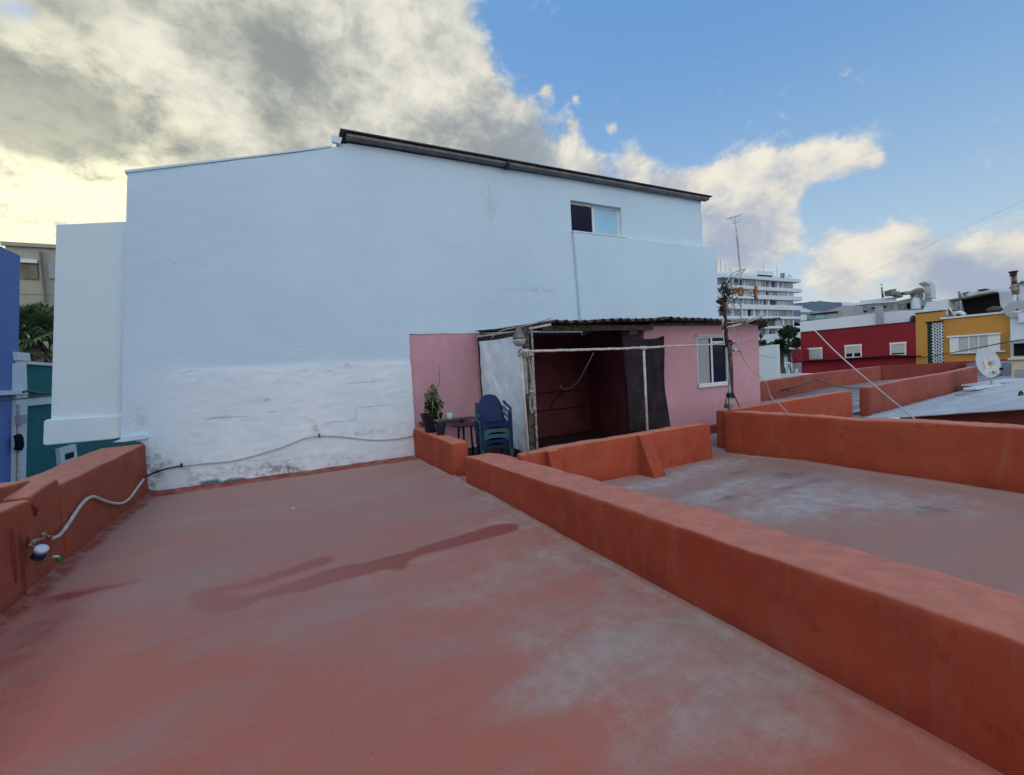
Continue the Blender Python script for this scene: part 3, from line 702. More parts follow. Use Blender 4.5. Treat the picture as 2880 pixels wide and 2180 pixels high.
# white pipe rail
pr = thing('pipe_rail', 'white flaking pipe rail on two uprights in front of the shed', 'rail', (4.5, 4.84, .55))
yp = 4.84
def PY(r, x, y): return yf(r, x, y, yp)
def wob(a, b, n=14, am=.006):
    return [a.lerp(b, k/n) + Vector((0, 0, am*fbm((k*.7, a.x, 2)))) for k in range(n+1)]
tl = PY('A', 735, 212); tm = PY('A', 1428, 198); tr = PY('K', 700, 624)
MB().tube(wob(PY('A', 780, 218), tm, 20), .0175, 10).build('top_pipe', WWORN, pr, smooth=True)
MB().tube(wob(tm, PY('A', 1545, 190), 6), .0175, 10).tube(wob(PY('A', 1545, 190), tr, 14, .010), .014, 8).build('top_pipe', WWORN, pr, smooth=True)
MB().tube([tm+Vector((0,0,.02)), PY('A', 1450, 682)+Vector((0,0,-.02))], .018, 10).build('upright', WWORN, pr, smooth=True)
MB().tube([PY('A', 733, 235), PY('A', 778, 800)], .017, 10).build('upright', WWORN, pr, smooth=True)
MB().tube([PY('A', 780, 218), PY('A', 742, 212), PY('A', 733, 235)], .023, 10).build('elbow', WWORN, pr, smooth=True)
MB().tube([tm+Vector((-.05,0,0)), tm+Vector((.05,0,0))], .028, 10).build('tee_joint', WWORN, pr, smooth=True)
# grey strip hanging beside the upright
tag(MB().obox(PY('J', 530, 530), PY('J', 575, 530)-PY('J', 530, 530), (0,.01,0), PY('J', 565, 945)-PY('J', 545, 530)).build('cloth_strip', simple('grey_strip', (.30,.31,.30), .8, 0, .2, 9)),
    'narrow grey strip hanging from the left end of the pipe rail', 'strip')
# rope coils tied round the rail end
mb = MB()
for k in range(5):
    c = PY('J', 505+k*26, 500+((k*7) % 3)*6); pts = []
    for j in range(13):
        w = 2*math.pi*j/12; pts.append(c + Vector((.022*math.sin(w)*.6+.004*k, .04*math.cos(w), .045*math.sin(w+.4*k))))
    mb.tube(pts, .010, 6)
for x0, x1, yb in ((600, 622, 900), (628, 640, 900)):
    mb.tube(spline([PY('J', x0, 500), PY('J', x0+4, 600), PY('J', x1+6, 760), PY('J', x1, yb)], 5), .011, 6)
for k in range(3):
    c = PY('J', 628, 905+k*14); pts = [c+Vector((.035*math.cos(2*math.pi*j/10), .03*math.sin(2*math.pi*j/10)-.02, .006*k)) for j in range(11)]
    mb.tube(pts, .010, 6)
mb.tube(spline([PY('J', 622, 930), PY('J', 612, 1050), PY('J', 632, 1145), PY('J', 655, 1060), PY('J', 636, 930)], 6), .011, 6)
tag(mb.build('rope', ROPE, smooth=True), 'pale rope coiled round the left end of the pipe rail and hanging in loops', 'rope')
# wires
def wire(name, pts, r, mat, label, n=8, cat='cable', rs=None):
    o = MB().tube(spline(pts, n), rs if rs else r, 6).build(name, mat, smooth=True); tag(o, label, cat); return o
wire('cable', [yf('J', 930, 855, 7.6), yf('J', 975, 890, 7.5), yf('J', 1050, 875, 7.2), yf('J', 1140, 790, 6.9), yf('J', 1210, 660, 6.6), yf('J', 1290, 505, 6.35)], .008, ROPE,
     'thin pale cord drooping inside the open front of the shed')
wire('cable', [(3.98,6.1,2.40), (3.75,6.55,2.33), yf('J', 300, 270, 7.0), yf('J', 190, 355, 7.9)], .009, CABLEW, 'thin white cable looping along the left edge of the shed roof')

# ================================================================ CHAIRS
def make_chair(mat, label, z):
    t = thing('plastic_chair', label, 'chair', (0,0,0), 'stacked plastic chairs by the tarpaulin')
    # local frame : front towards -Y
    mb = MB()
    def seat(u, v):
        w = .20 + .03*(1-v); x = (u-.5)*2*w; y = -.22 + .42*v
        return Vector((x, y, .415 - .018*math.cos((u-.5)*math.pi) - .03*v + (-.035*(1-v/.1)**2 if v < .1 else 0)))
    mb.grid(seat, 12, 12); mb.build('seat', mat, t, smooth=True, thick=.012)
    mb = MB()
    def back(u, v):
        a = (u-.5)*2; w = .262 + .03*v - .02*v*v
        x = a*w; zt = .40 + .44*math.sqrt(max(0, 1-abs(a)**2.6))*1.0
        z = .36 + (zt-.36)*v
        return Vector((x, .205 + .10*v - .055*a*a, z))
    mb.grid(back, 24, 14); mb.build('backrest', mat, t, smooth=True, thick=.014)
    for s in (-1, 1):
        mb = MB(); pts = spline([(s*.262,.20,.72),(s*.295,.10,.665),(s*.305,-.05,.64),(s*.29,-.19,.62),(s*.265,-.235,.56)], 5)
        for i in range(len(pts)-1):
            a, b = pts[i], pts[i+1]; mb.obox(a-Vector((.026,0,.010)), (.052,0,0), b-a, (0,0,.02))
        mb.build('armrest', mat, t, bevel=.004)
        def leg(x0, y0, x1, y1, z1):
            m2 = MB(); a = Vector((x0, y0, 0)); b = Vector((x1, y1, z1))
            w0, w1 = .020, .036
            m2.add([a+Vector((-w0,-w0*.7,0)), a+Vector((w0,-w0*.7,0)), a+Vector((w0,w0*.7,0)), a+Vector((-w0,w0*.7,0)),
                    b+Vector((-w1,-w1*.5,0)), b+Vector((w1,-w1*.5,0)), b+Vector((w1,w1*.5,0)), b+Vector((-w1,w1*.5,0))],
                   [(0,3,2,1),(4,5,6,7),(0,1,5,4),(1,2,6,5),(2,3,7,6),(3,0,4,7)]); return m2
        leg(s*.275, -.25, s*.265, -.235, .57).build('leg', mat, t, bevel=.004)
        leg(s*.245, .27, s*.215, .205, .45).build('leg', mat, t, bevel=.004)
    mb = MB()
    for i in range(12):
        a = -.235 + .47*i/12; b = a + .47/12; za = .37+.035*math.cos(a/.235*math.pi/2)*-1; 
        f = lambda x: .405 - .055*(abs(x)/.235)**3
        mb.add([(a,-.235,f(a)-.045),(b,-.235,f(b)-.045),(b,-.235,.415),(a,-.235,.415)], [(0,1,2,3)])
    mb.build('apron', mat, t, thick=.012)
    return t
cb = Vector((2.96, 6.52, 0))
cols = [NAVYPL, BLUEPL, TEALPL, TEALPL, BLUEPL]
labels = ['navy plastic chair at the bottom of the stack', 'dark blue plastic chair second from the bottom of the stack', 'teal plastic armchair in the middle of the stack, below another teal one',
          'teal plastic armchair directly below the blue top chair', 'dark blue plastic armchair on top of the stack by the tarpaulin']
for i in range(5):
    ch = make_chair(cols[i], labels[i], i*.088)
    ch.location = (cb.x+.004*i, cb.y-.012*i, i*.088); ch.rotation_euler = (math.radians(1.2), 0, math.radians(-13 + (i % 2)*2)); ch.scale = (.86, .9, 1)
# black side table
tb = thing('side_table', 'small black plastic table in the shade left of the chair stack', 'table', (2.66, 7.05, 0))
MB().lathe([(.01,.66),(.27,.665),(.29,.675),(.29,.69),(.01,.695)], (2.78,7.15,0), 24).build('tabletop', BLACKPL, tb, smooth=False, bevel=.004)
for k in range(4):
    w = math.pi/4+math.pi/2*k; MB().tube([(2.78+.2*math.cos(w),7.15+.2*math.sin(w),0),(2.78+.16*math.cos(w),7.15+.16*math.sin(w),.662)], .02, 8).build('leg', BLACKPL, tb, smooth=True)

# shelf plank and cup on the pink wall
a = yf('I', 210, 700, 8.36); b = yf('I', 1150, 590, 8.36)
sf = thing('wall_shelf', 'narrow dark plank shelf on the pink wall above the plant pots', 'shelf', (a+b)/2)
MB().obox((a.x, 8.30, a.z-.02), (b.x-a.x, 0, 0), (0,.20,0), (0,0,.035)).build('plank', WOODB, sf, bevel=.004)
for x in (a.x+.3, b.x-.25): MB().box(x, x+.03, 8.33, 8.5, a.z-.14, a.z-.022).build('bracket', DARKMETAL, sf)
cc = yf('I', 725, 600, 8.37); cc.z = a.z+.016
cu = thing('white_mug', 'pale blue-white mug standing on the dark plank shelf', 'mug', cc)
MB().lathe([(.055,0),(.062,.02),(.066,.13),(.060,.13),(.056,.02)], cc, 18).build('cup_body', CUP, cu, smooth=True)
MB().tube([cc+Vector((.06+.03*math.sin(w), 0, .065+.035*math.cos(w))) for w in [math.pi*k/6 for k in range(7)]], .007, 6).build('handle', CUP, cu, smooth=True)

# ================================================================ POTS AND PLANTS
def leafy(mb, c, rx, rz, n, s0, s1, up=.3):
    for _ in range(n):
        d = Vector((random.gauss(0,1), random.gauss(0,1), random.gauss(0,1))).normalized()*random.random()**.4
        p = c + Vector((d.x*rx, d.y*rx, d.z*rz)); q = Vector((random.uniform(-1,1), random.uniform(-1,1), random.uniform(-.4,1)+up)).normalized()
        s = random.uniform(s0, s1); a = q*s; b = q.cross(Vector((random.random(), random.random(), .3))).normalized()*s*.32
        mb.add([p, p+a*.45+b, p+a, p+a*.45-b], [(0,1,2,3)])
def pot(name, c, r0, r1, h, mat, label, rim=.012):
    t = thing(name, label, 'plant pot', c)
    MB().lathe([(r0,0),(r1,h-.05),(r1+rim,h-.05),(r1+rim,h),(r1-.008,h),(r1-.01,h-.03),(.003,h-.035)], c, 22).build('pot', mat, t, smooth=False, bevel=.002)
    return t
c1 = Vector((2.33, 7.72, .545)); t1 = pot('potted_plant', c1, .13, .19, .34, BLACKPL, 'leafy plant with a pale bare stem in the large black pot on the stub parapet')
mb = MB(); 
for k in range(16):
    p = c1 + Vector((random.uniform(-.09,.09), random.uniform(-.09,.09), .32)); e = p + Vector((random.uniform(-.12,.12), random.uniform(-.10,.10), random.uniform(.12,.34)))
    mb.tube([p, p.lerp(e,.5)+Vector((.02,0,.02)), e], .006, 5)
mb.build('stem', LEAFP, t1, smooth=True)
mb = MB(); leafy(mb, c1+Vector((.02,0,.46)), .12, .19, 190, .05, .11); leafy(mb, c1+Vector((.16,-.02,.48)), .06, .08, 40, .04, .07); mb.build('foliage', LEAF, t1)
mb = MB(); leafy(mb, c1+Vector((.04,-.05,.62)), .08, .12, 60, .08, .17, .8)
leafy(mb, c1+Vector((.10,-.08,.45)), .09, .14, 36, .05, .1, .5); mb.build('pale_leaves', LEAFP, t1)
q = yf('A', 272, 300, 7.7); MB().tube(spline([c1+Vector((0,0,.34)), c1+Vector((-.02,0,.8)), Vector((q.x-.03,7.7,q.z-.35)), q], 6), [.006]*19, 5).build('cane', LEAFP, t1, smooth=True)
c2 = Vector((2.34, 7.28, .54)); t2 = pot('potted_plant', c2, .065, .088, .20, NAVYPL, 'small succulent in a dark blue pot in front of the large black pot')
mb = MB()
for k in range(12):
    w = k*2.4; p = c2+Vector((.02*math.cos(w),.02*math.sin(w),.19)); mb.tube(spline([p, p+Vector((.05*math.cos(w),.05*math.sin(w),.06)), p+Vector((.09*math.cos(w),.09*math.sin(w),.05+.02*(k % 3)))], 3), [.010]*5+[.008,.003], 5)
mb.tube(spline([c2+Vector((0,0,.18)), c2+Vector((-.02,0,.28)), c2+Vector((-.025,-.01,.40))], 4), .013, 6)
mb.build('succulent_leaves', LEAFP, t2, smooth=True)

# ================================================================ METER + HOSE
mc = xf('BF', 1060, 680, -1.82)
mt = thing('water_meter', 'blue and white water meter with brass fittings on the left parapet', 'water meter', mc)
def XM(x, y, X=-1.84): return xf('BF', x, y, X)
c = XM(960, 780, -1.84); tilt = Matrix.Rotation(math.radians(62), 3, 'X') @ Matrix.Rotation(math.radians(-22), 3, 'Y')
MB().lathe([(.028,-.035),(.040,-.026),(.043,.0),(.041,.008)], c+Vector((0,0,-.01)), 20, Matrix.Rotation(math.radians(22),3,'X') @ Matrix.Rotation(math.radians(28),3,'Y')).build('meter_body', BLUEM, mt, smooth=True)
MB().lathe([(.044,.008),(.045,.034),(.040,.042),(.014,.043)], c+Vector((0,0,.0)), 20, Matrix.Rotation(math.radians(22),3,'X') @ Matrix.Rotation(math.radians(28),3,'Y')).build('meter_cap', CUP, mt, smooth=True)
MB().lathe([(.033,-.050),(.046,-.042),(.046,-.034),(.033,-.030)], c+Vector((0,0,-.01)), 20, Matrix.Rotation(math.radians(22),3,'X') @ Matrix.Rotation(math.radians(28),3,'Y')).build('meter_ring', BLACKPL, mt, smooth=True)
MB().tube([XM(1225,440,-1.87), XM(1100,405,-1.87), XM(1040,350,-1.88), XM(1040,500,-1.88)], .013, 8).tube([XM(1040,480,-1.88), XM(880,500,-1.88), XM(760,570,-1.88), XM(700,620,-1.88), XM(800,670,-1.87)], .014, 8).tube([XM(1040,320,-1.88), XM(1040,410,-1.88)], .02, 8).tube([XM(760,560,-1.88), XM(830,520,-1.88)], .02, 8).build('brass_pipe', BRASS, mt, smooth=True)
MB().tube([XM(960,980,-1.90), XM(1090,960,-1.90), XM(1250,920,-1.87), XM(1370,890,-1.84)], .009, 8).build('tap_pipe', BRASS, mt, smooth=True)
MB().tube([XM(1250,905,-1.86), XM(1380,890,-1.83), XM(1420,960,-1.82)], .012, 8).build('tap_spout', WWORN, mt, smooth=True)
q = XM(1420, 960, -1.82); MB().lathe([(.006,-.02),(.024,-.012),(.024,.012),(.006,.02)], q, 12).build('tap_handle', GREENM, mt, smooth=True)
hs = [xf('BF', 1235, 440, -1.87), xf('F', 475, 738, -1.87), xf('F', 540, 700, -1.89), xf('F', 620, 590, -1.90), xf('F', 700, 470, -1.90), xf('F', 765, 395, -1.90), xf('F', 830, 370, -1.90), xf('F', 900, 395, -1.90), xf('F', 990, 425, -1.90), xf('F', 1080, 428, -1.90), xf('F', 1150, 385, -1.90), xf('F', 1220, 290, -1.90), xf('F', 1275, 215, -1.88)]
ww1 = [yf('G', x, y, 8.465) for x, y in ((262,966),(330,938),(400,920),(465,908))]
ww2 = [yf('G', x, y, 8.465) for x, y in ((465,908),(600,893),(730,884),(850,862),(960,832),(1080,795),(1200,748),(1260,730),(1320,721),(1400,722),(1480,728),(1600,742),(1700,746),(1800,740),(1900,722),(1935,712))]
ho = thing('garden_hose', 'white hose running from the meter along the left parapet and white wall', 'hose', hs[0])
MB().tube(spline(hs, 6), .0165, 8).build('thick_hose', CABLEW, ho, smooth=True)
MB().tube(spline([hs[-1]] + ww1, 6), .013, 8).build('dark_hose', CABLEB, ho, smooth=True)
MB().tube(spline(ww2, 4), .0125, 8).build('thin_hose', CABLEW, ho, smooth=True)
e = ww2[-1]; MB().tube(spline([e, Vector((2.25,8.3,e.z+.02)), Vector((2.30,8.1,.57))], 4), .0115, 6).build('hose_tail', RUST, ho, smooth=True)
for q in ((465,905),(1322,718),(1912,718)):
    p = yf('G', *q, 8.46); MB().box(p.x-.012, p.x+.012, 8.435, 8.50, p.z-.03, p.z+.03).build('clip', RUST, ho, bevel=.003)

# ================================================================ ANTENNA MAST
am = thing('antenna_mast', 'wire-wrapped antenna mast with old aerials at the end of the right parapet', 'antenna', (6.60, 4.84, .7))
YM = 4.84
def AM(r, x, y): return yf(r, x, y, YM)
MB().tube([AM('K',758,1318), AM('K',760,1180), AM('K',752,900), AM('K',742,640)], [.038,.036,.026,.024], 10).build('pole', GALV, am, smooth=True)
MB().tube([v_+Vector((0,-.012,0)) for v_ in (AM('K',764,1190), AM('K',757,900), AM('K',742,650))], [.036,.036,.036], 8).build('wooden_batten', WOODB, am, smooth=True)
MB().tube([AM('K',720,640), AM('K',712,470), AM('K',700,300), AM('K',690,200), AM('K',688,60)], [.032,.03,.03,.028,.02], 8).build('upper_pole', RUST, am, smooth=True)
MB().tube([AM('K',690,200), AM('K',670,60)], .02, 8).build('upper_pole', GALV, am, smooth=True)
for (x, y, s, n) in ((735,620,.075,34), (760,1165,.07,30), (690,165,.07,24), (700,470,.045,14)):
    c = AM('K', x, y); mb = MB()
    for k in range(n):
        v = Vector((random.gauss(0,1), random.gauss(0,1), random.gauss(0,.8))).normalized()
        u = v.cross(Vector((random.random(), random.random(), random.random()))).normalized()
        pts = [c + (v*math.cos(w)+u*math.sin(w))*s*random.uniform(.6,1.0)*Vector((1,1,1)).x for w in (0,.7,1.4,2.1,2.8)]
        mb.tube(pts, .006, 5)
    mb.build('wire_bundle', CABLEB, am, smooth=True)
rw = random.Random(11)
for g_ in range(3):
    mb = MB(); last = None
    for k in range(6):
        pts = [AM('W', 175+rw.uniform(-60,110), 560+g_*170+rw.uniform(-60,230)) + Vector((rw.uniform(-.05,.05), rw.uniform(-.12,.12), 0)) for _ in range(4)]
        mb.tube(spline(pts, 5), rw.choice((.005,.007,.010)), 5)
    mb.build('tangled_wire', (CABLEB, RUST, CABLEW)[g_], am, smooth=True)
mb = MB()
for (x, y, dx, dy) in ((790,615,40,-15),(770,690,30,8),(715,1190,-10,90),(800,1160,55,120)):
    mb.tube([AM('K', x, y), AM('K', x+dx, y+dy)], .009, 5)
mb.build('loose_ends', CABLEB, am, smooth=True)
MB().lathe([(.01,-.04),(.035,-.02),(.035,.02),(.01,.04)], AM('K',715,1270), 10).build('weight', RUST, am)
MB().lathe([(.01,-.03),(.022,-.015),(.02,.03),(.008,.04)], AM('K',808,690), 10).build('insulator', CUP, am, smooth=True)
# thin top rod with two crossed dipoles
MB().tube([AM('W',240,560), AM('E',430,780), AM('BA',830,1600), AM('BA',780,1050), AM('BA',740,720)], [.010,.010,.014,.014,.013], 6).tube([AM('BA',740,720), AM('BA',728,600), AM('BA',705,480), AM('BA',685,270)], .006, 5).build('top_rod', GALV, am, smooth=True)
a, b = AM('BA',535,345), AM('BA',875,280)
MB().tube([a, b], .0045, 5).tube([AM('BA',630,515), AM('BA',815,475)], .004, 5).tube([a, AM('BA',690,470)], .0025, 4).tube([AM('BA',690,310)+Vector((0,-.15,0)), AM('BA',690,310)+Vector((0,.15,0))], .004, 5).build('dipole', GALV, am, smooth=True)
# bent reflector frame (broken grid aerial)
def seg(mb, L, r=.010, dy=0.0, key='W'):
    pts = [yf(key, x, y, YM + dy*i) for i, (x, y) in enumerate(L)]; mb.tube(pts, r, 6)
mb = MB()
seg(mb, [(185,605),(260,480),(340,345),(470,285),(595,255)], .010, -.01); seg(mb, [(595,255),(530,350),(480,440),(475,530)], .011)
seg(mb, [(470,285),(430,380),(390,430),(330,410)], .006); seg(mb, [(180,600),(290,560),(400,540),(480,545)], .008, .02)
seg(mb, [(480,545),(400,600),(340,620)], .008)
mb.build('reflector_frame', GALV, am, smooth=True)
mb = MB()
seg(mb, [(230,640),(330,640),(440,620),(600,650),(780,660)], .010, .02); seg(mb, [(280,680),(400,700),(560,740),(780,800),(850,830)], .008, .015)
seg(mb, [(400,735),(560,715),(700,720),(800,730)], .009, .01); seg(mb, [(690,640),(700,740)], .016); seg(mb, [(690,640),(720,760)], .009)
mb.build('boom', GALV, am, smooth=True)
mb = MB()
seg(mb, [(400,740),(450,830),(500,930),(525,1030),(530,1150),(505,1270)], .013, -.01); seg(mb, [(150,660),(200,850),(250,980),(300,1110)], .014)
seg(mb, [(280,780),(320,880),(370,980),(430,1110)], .008); seg(mb, [(190,900),(240,1010),(310,1110)], .010, .02); seg(mb, [(60,800),(130,820),(180,840)], .012)
seg(mb, [(60,1010),(140,960),(160,880)], .010); seg(mb, [(170,1210),(155,1370)], .016)
mb.build('bent_rods', GALV, am, smooth=True)
mb = MB()
seg(mb, [(230,1400),(370,1370),(520,1310),(700,1240),(860,1190),(1040,1120)], .012, .01); seg(mb, [(300,1390),(480,1350),(650,1300),(830,1230),(1060,1135)], .010, .02)
seg(mb, [(230,1310),(400,1300),(600,1250)], .009); seg(mb, [(220,1250),(500,1260)], .008)
mb.build('lower_boom', CABLEW, am, smooth=True)
def plate(cx, cy, w, h, d, nm='plate'):
    c = AM('W', cx, cy); k = .14337/1237*8.0
    m_ = MB(); n = 16; pts = []
    for j in range(n):
        a = 2*math.pi*j/n; ca_, sa = math.cos(a), math.sin(a)
        pts.append(c + Vector((math.copysign(abs(ca_)**.6, ca_)*w/2*1.25*k, -.02, math.copysign(abs(sa)**.6, sa)*h/2*k)))
    m_.prism(pts, (d, .04, 0)); return m_.build(nm, ANTO, am, bevel=.006)
plate(505, 700, 120, 165, .02); plate(400, 690, 90, 100, .02); plate(805, 720, 60, 240, .01); plate(580, 1315, 110, 90, .03)
mb = MB(); seg(mb, [(140,620),(230,640),(270,700),(280,780)], .03); seg(mb, [(60,900),(110,860),(150,960),(130,1080)], .035)
mb.build('clamp', DARKMETAL, am, smooth=True)

# cables from the mast
wire('cable', [AM('K',775,370), AM('K',800,480), AM('K',820,570), AM('K',865,700), yf('K',920,820,5.0), yf('K',1000,910,5.1), yf('K',1070,965,5.15), yf('K',1140,1045,5.2), yf('K',1185,1180,5.2), yf('K',1270,1250,4.9), zf('K',1362,1350,.715)], .007, CABLEW,
     'white cable drooping from the antenna mast to the right parapet')
wire('cable', [AM('K',715,450)+Vector((0,-.03,0)), AM('K',690,480), AM('K',688,560), AM('K',700,640)], .009, CABLEW, 'short white cable looping down the antenna mast')
wire('clothes_line', [AM('K',800,605), yf('K',900,575,5.6), yf('K',1020,535,6.40)], .007, CABLEW, 'short white line from the antenna mast to the shed corner', cat='line')
wire('clothes_line', [AM('K',790,600), yf('K',900,545,5.6), yf('K',1020,490,6.40)], .004, CABLEW, 'thinner upper line from the antenna mast to the shed corner', cat='line')
wire('cable', [AM('K',770,685), yf('K',850,700,6.0), yf('K',1040,740,9.5), xf('K',1225,770,20)], .008, CABLEB, 'thin black cable running from the antenna mast past the shed')
far_ = zf('BC', 640, 760, 3.4); far_ = xf('BC', 640, 765, 44.5); far0 = xf('BC', 400, 590, 46.8)
near_ = xf('S', 1400, 580, 6.78)
pts = [near_, near_.lerp(xf('S', 960, 262, 12), 1.0), xf('D', 520, 1000, 18), xf('D', 360, 830, 26), far_]
P0 = near_; P1 = far_
pl = [P0.lerp(P1, k/24) for k in range(25)]
for k, p in enumerate(pl): p.z -= .30*math.sin(math.pi*k/24)*(1-k/24)*.6
o = MB().tube(pl, [.0085+.036*(k/24) for k in range(25)], 6).build('overhead_cable', CABLEW, smooth=True); tag(o, 'long straight white cable stretched from the right parapet to the crimson house', 'cable')
wire('overhead_cable', [yf('BC', 700, 205, 120), yf('D', 550, 190, 90), yf('B', 1300, 440, 60), yf('B', 1800, 200, 40), yf('B', 2300, -30, 28)], .018, WOODG, 'thin grey overhead wire crossing the sky on the right')
wire('cable', [xf('D', 1235, 905, 44.8), xf('D', 1500, 862, 40), xf('D', 1800, 805, 38), xf('D', 2090, 750, 37), xf('D', 2260, 725, 36)], .03, CABLEB, 'dark cable sagging across the front of the yellow house')
# hoses on the far parapet
Yh = lambda x, y, d=0: zf('S', x, y, .45)
wire('hose', [zf('S',190,408,.02), zf('S',270,360,.05), zf('S',330,328,.25), zf('S',420,300,.45), zf('S',520,270,.6), zf('S',600,243,.72), zf('S',660,260,.6), zf('S',740,290,.4), zf('S',850,308,.15), zf('S',920,308,.05)], .028, HOSEB,
     'long brown hose arching over the far reddish parapet', cat='hose')
wire('hose', [zf('S',250,380,.05), zf('S',340,330,.2), zf('S',430,330,.25), zf('S',520,336,.12), zf('S',640,316,.1)], .022, HOSEB, 'shorter hose lying at the foot of the far reddish parapet', cat='hose')

# ================================================================ SHEET ROOF, DISH
sr = thing('sheet_roof', 'low grey fibre-cement sheet roof beyond the right parapet, loose boards on it', 'roof', (15, 4, 0))
def rz(x, y):
    k = (x-11.1)/10.4; return max(.02, (.10+.155*(4.3-y))*(1-k) + (.02+.21*(6.0-y))*k + .14)
mb = MB()
def srf(u, v):
    x = 11.0 + 11.0*u; yt = 5.22 + (x-12.2)*.098; y = -1.0 + (yt+1.0)*v
    return Vector((x, y, rz(x, y) - .06 + .012*math.sin(x*12) + .01*fbm((x, y, 2))))
mb.grid(srf, 150, 40); mb.build('sheet', ROOFW, sr, smooth=True, thick=.02)
MB().prism([(11.25, 5.1, -.3), (11.25, -1, -.3), (11.25, -1, rz(11.25,-1)-.1), (11.25, 5.1, rz(11.25,5.1)-.1)], (.15, 0, 0)).build('wall', REDDARK, sr)
bd = lambda u0, v0, u1, v1, w, z, m, lab, nm='board': tag(MB().obox(*(lambda A, B: (A, B-A, Vector((-(B-A).y, (B-A).x, 0)).normalized()*w, (0,0,.05)))(zf('U', u0, v0, z), zf('U', u1, v1, z))).build(nm, m, bevel=.008), lab, 'board')
bd(700, 1010, 1150, 925, .30, .26, WMETAL, 'white board lying on the sheet roof beside the dish')
bd(480, 1125, 1500, 1010, .22, .22, WOODG, 'long grey plank lying across the sheet roof')
bd(760, 945, 1540, 830, .45, .27, simple('pale_sheet', (.6,.66,.70), .5, 0, .1), 'pale sheet lying at the back of the sheet roof')
bd(800, 1150, 1270, 1085, .05, .24, BLACK, 'thin dark batten lying on the sheet roof')
p = zf('U', 1490, 1190, .35); tag(MB().lathe([(.03,0),(.05,.05),(.035,.16),(.01,.2)], p, 8).build('rusty_bolt', RUST), 'rusty stub sticking up from the sheet roof', 'bolt')
for q in ((S_, T_) for S_, T_ in ((620,1300),(740,1270))):
    p = zf('U', *q, .24); tag(MB().box(p.x-.05, p.x+.3, p.y-.03, p.y+.03, p.z, p.z+.05).box(p.x-.05, p.x+.0, p.y-.25, p.y-.03, p.z, p.z+.03).build('metal_bracket', GALV, bevel=.005), 'white T-shaped bracket on the sheet roof, %s of the pair' % ('left' if q[0] < 700 else 'right'), 'bracket', group='brackets on the sheet roof')
p = zf('S', 1192, 535, .3); tag(MB().box(p.x-.08, p.x+.08, p.y-.08, p.y+.05, p.z-.12, p.z).build('stone', FARWHITE, bevel=.02), 'small pale stone on the near corner of the sheet roof', 'stone')
# dish
XD = 19.0
dc = xf('U', 900, 520, XD)
di = thing('satellite_dish', 'round white satellite dish with peeling brown stains', 'satellite dish', xf('U', 960, 860, XD))
w_ = (xf('U',670,450,XD)-xf('U',1130,650,XD)).length/2; 
right = (xf('U',1100,520,XD)-xf('U',700,520,XD)).normalized(); upv = (xf('U',830,245,XD)-xf('U',1000,780,XD)).normalized()
rad_u = (xf('U',830,245,XD)-xf('U',990,780,XD)).length/2; rad_r = rad_u*.84
fwd = ROT @ Vector((0,0,-1)); dep = (dc-Vector((0,0,H))).dot(fwd); vw = (Vector((0,0,H))-dc).normalized()
upv = (upv - vw*upv.dot(vw)).normalized(); rad_u = 43.0/1237*dep; rad_r = rad_u
nrm = Matrix.Rotation(math.radians(58), 3, upv) @ vw; right = upv.cross(nrm).normalized()
dm, t, b = newmat('dish_paint'); v = opos(t)
n1 = t.noise(v, 7, 6, .7); at = t.node('ShaderNodeAttribute', attribute_name='mask'); sep = t.node('ShaderNodeSeparateColor'); t.link(at.outputs['Color'], sep.inputs[0])
colr = t.mix(t.ss(n1, .4, .6), (.40,.47,.51), (.46,.51,.53))
colr = t.mix(t.math('MULTIPLY', sep.outputs[0], t.ss(t.noise(v, 6, 6, .7), .40, .55)), colr, (.62,.58,.44))
colr = t.mix(t.math('MULTIPLY', sep.outputs[0], t.ss(t.noise(v, 4.5, 6, .75), .49, .55)), colr, (.17,.08,.045))
t.link(colr, b.inputs['Base Color']); b.inputs['Roughness'].default_value = .6
mb = MB(); rings = 14; nn = 36
mb.v.append(dc - nrm*.07)
for i in range(1, rings+1):
    q = i/rings
    for k in range(nn):
        w = 2*math.pi*k/nn; mb.v.append(dc + right*math.cos(w)*rad_r*q + upv*math.sin(w)*rad_u*q - nrm*.07*(1-q*q))
for k in range(nn): mb.f.append([0, 1+k, 1+(k+1) % nn])
for i in range(rings-1):
    for k in range(nn): mb.f.append([1+i*nn+k, 1+(i+1)*nn+k, 1+(i+1)*nn+(k+1) % nn, 1+i*nn+(k+1) % nn])
do = mb.build('reflector', dm, di, smooth=True, thick=.012)
ca = do.data.color_attributes.new('mask', 'FLOAT_COLOR', 'POINT'); o_ = Vector(do['_o'])
for i, vv in enumerate(do.data.vertices):
    p = vv.co + o_ - dc; a_ = p.dot(right)/rad_r; b_ = p.dot(upv)/rad_u
    m_ = max(math.exp(-((a_-.05)/.45)**2-((b_+.05)/.32)**2), math.exp(-((a_-.1)/.5)**2-((b_+.55)/.3)**2))
    ca.data[i].color = (min(1, m_*1.4), 0, 0, 1)
foot = xf('U', 960, 880, XD+.1); foot.z = rz(foot.x, foot.y)-.08
MB().tube([foot, foot+Vector((0,0,.2)), dc - nrm*.10], .035, 8).build('stand', GALV, di, smooth=True)
MB().tube([dc - upv*rad_u, dc - upv*rad_u*.9 + nrm*.25], .012, 6).build('feed_arm', DARKMETAL, di)
q = xf('U', 1135, 630, XD); MB().box(q.x-.03, q.x+.03, q.y-.04, q.y+.04, q.z-.04, q.z+.04).build('bracket', BLACKPL, di, bevel=.006)
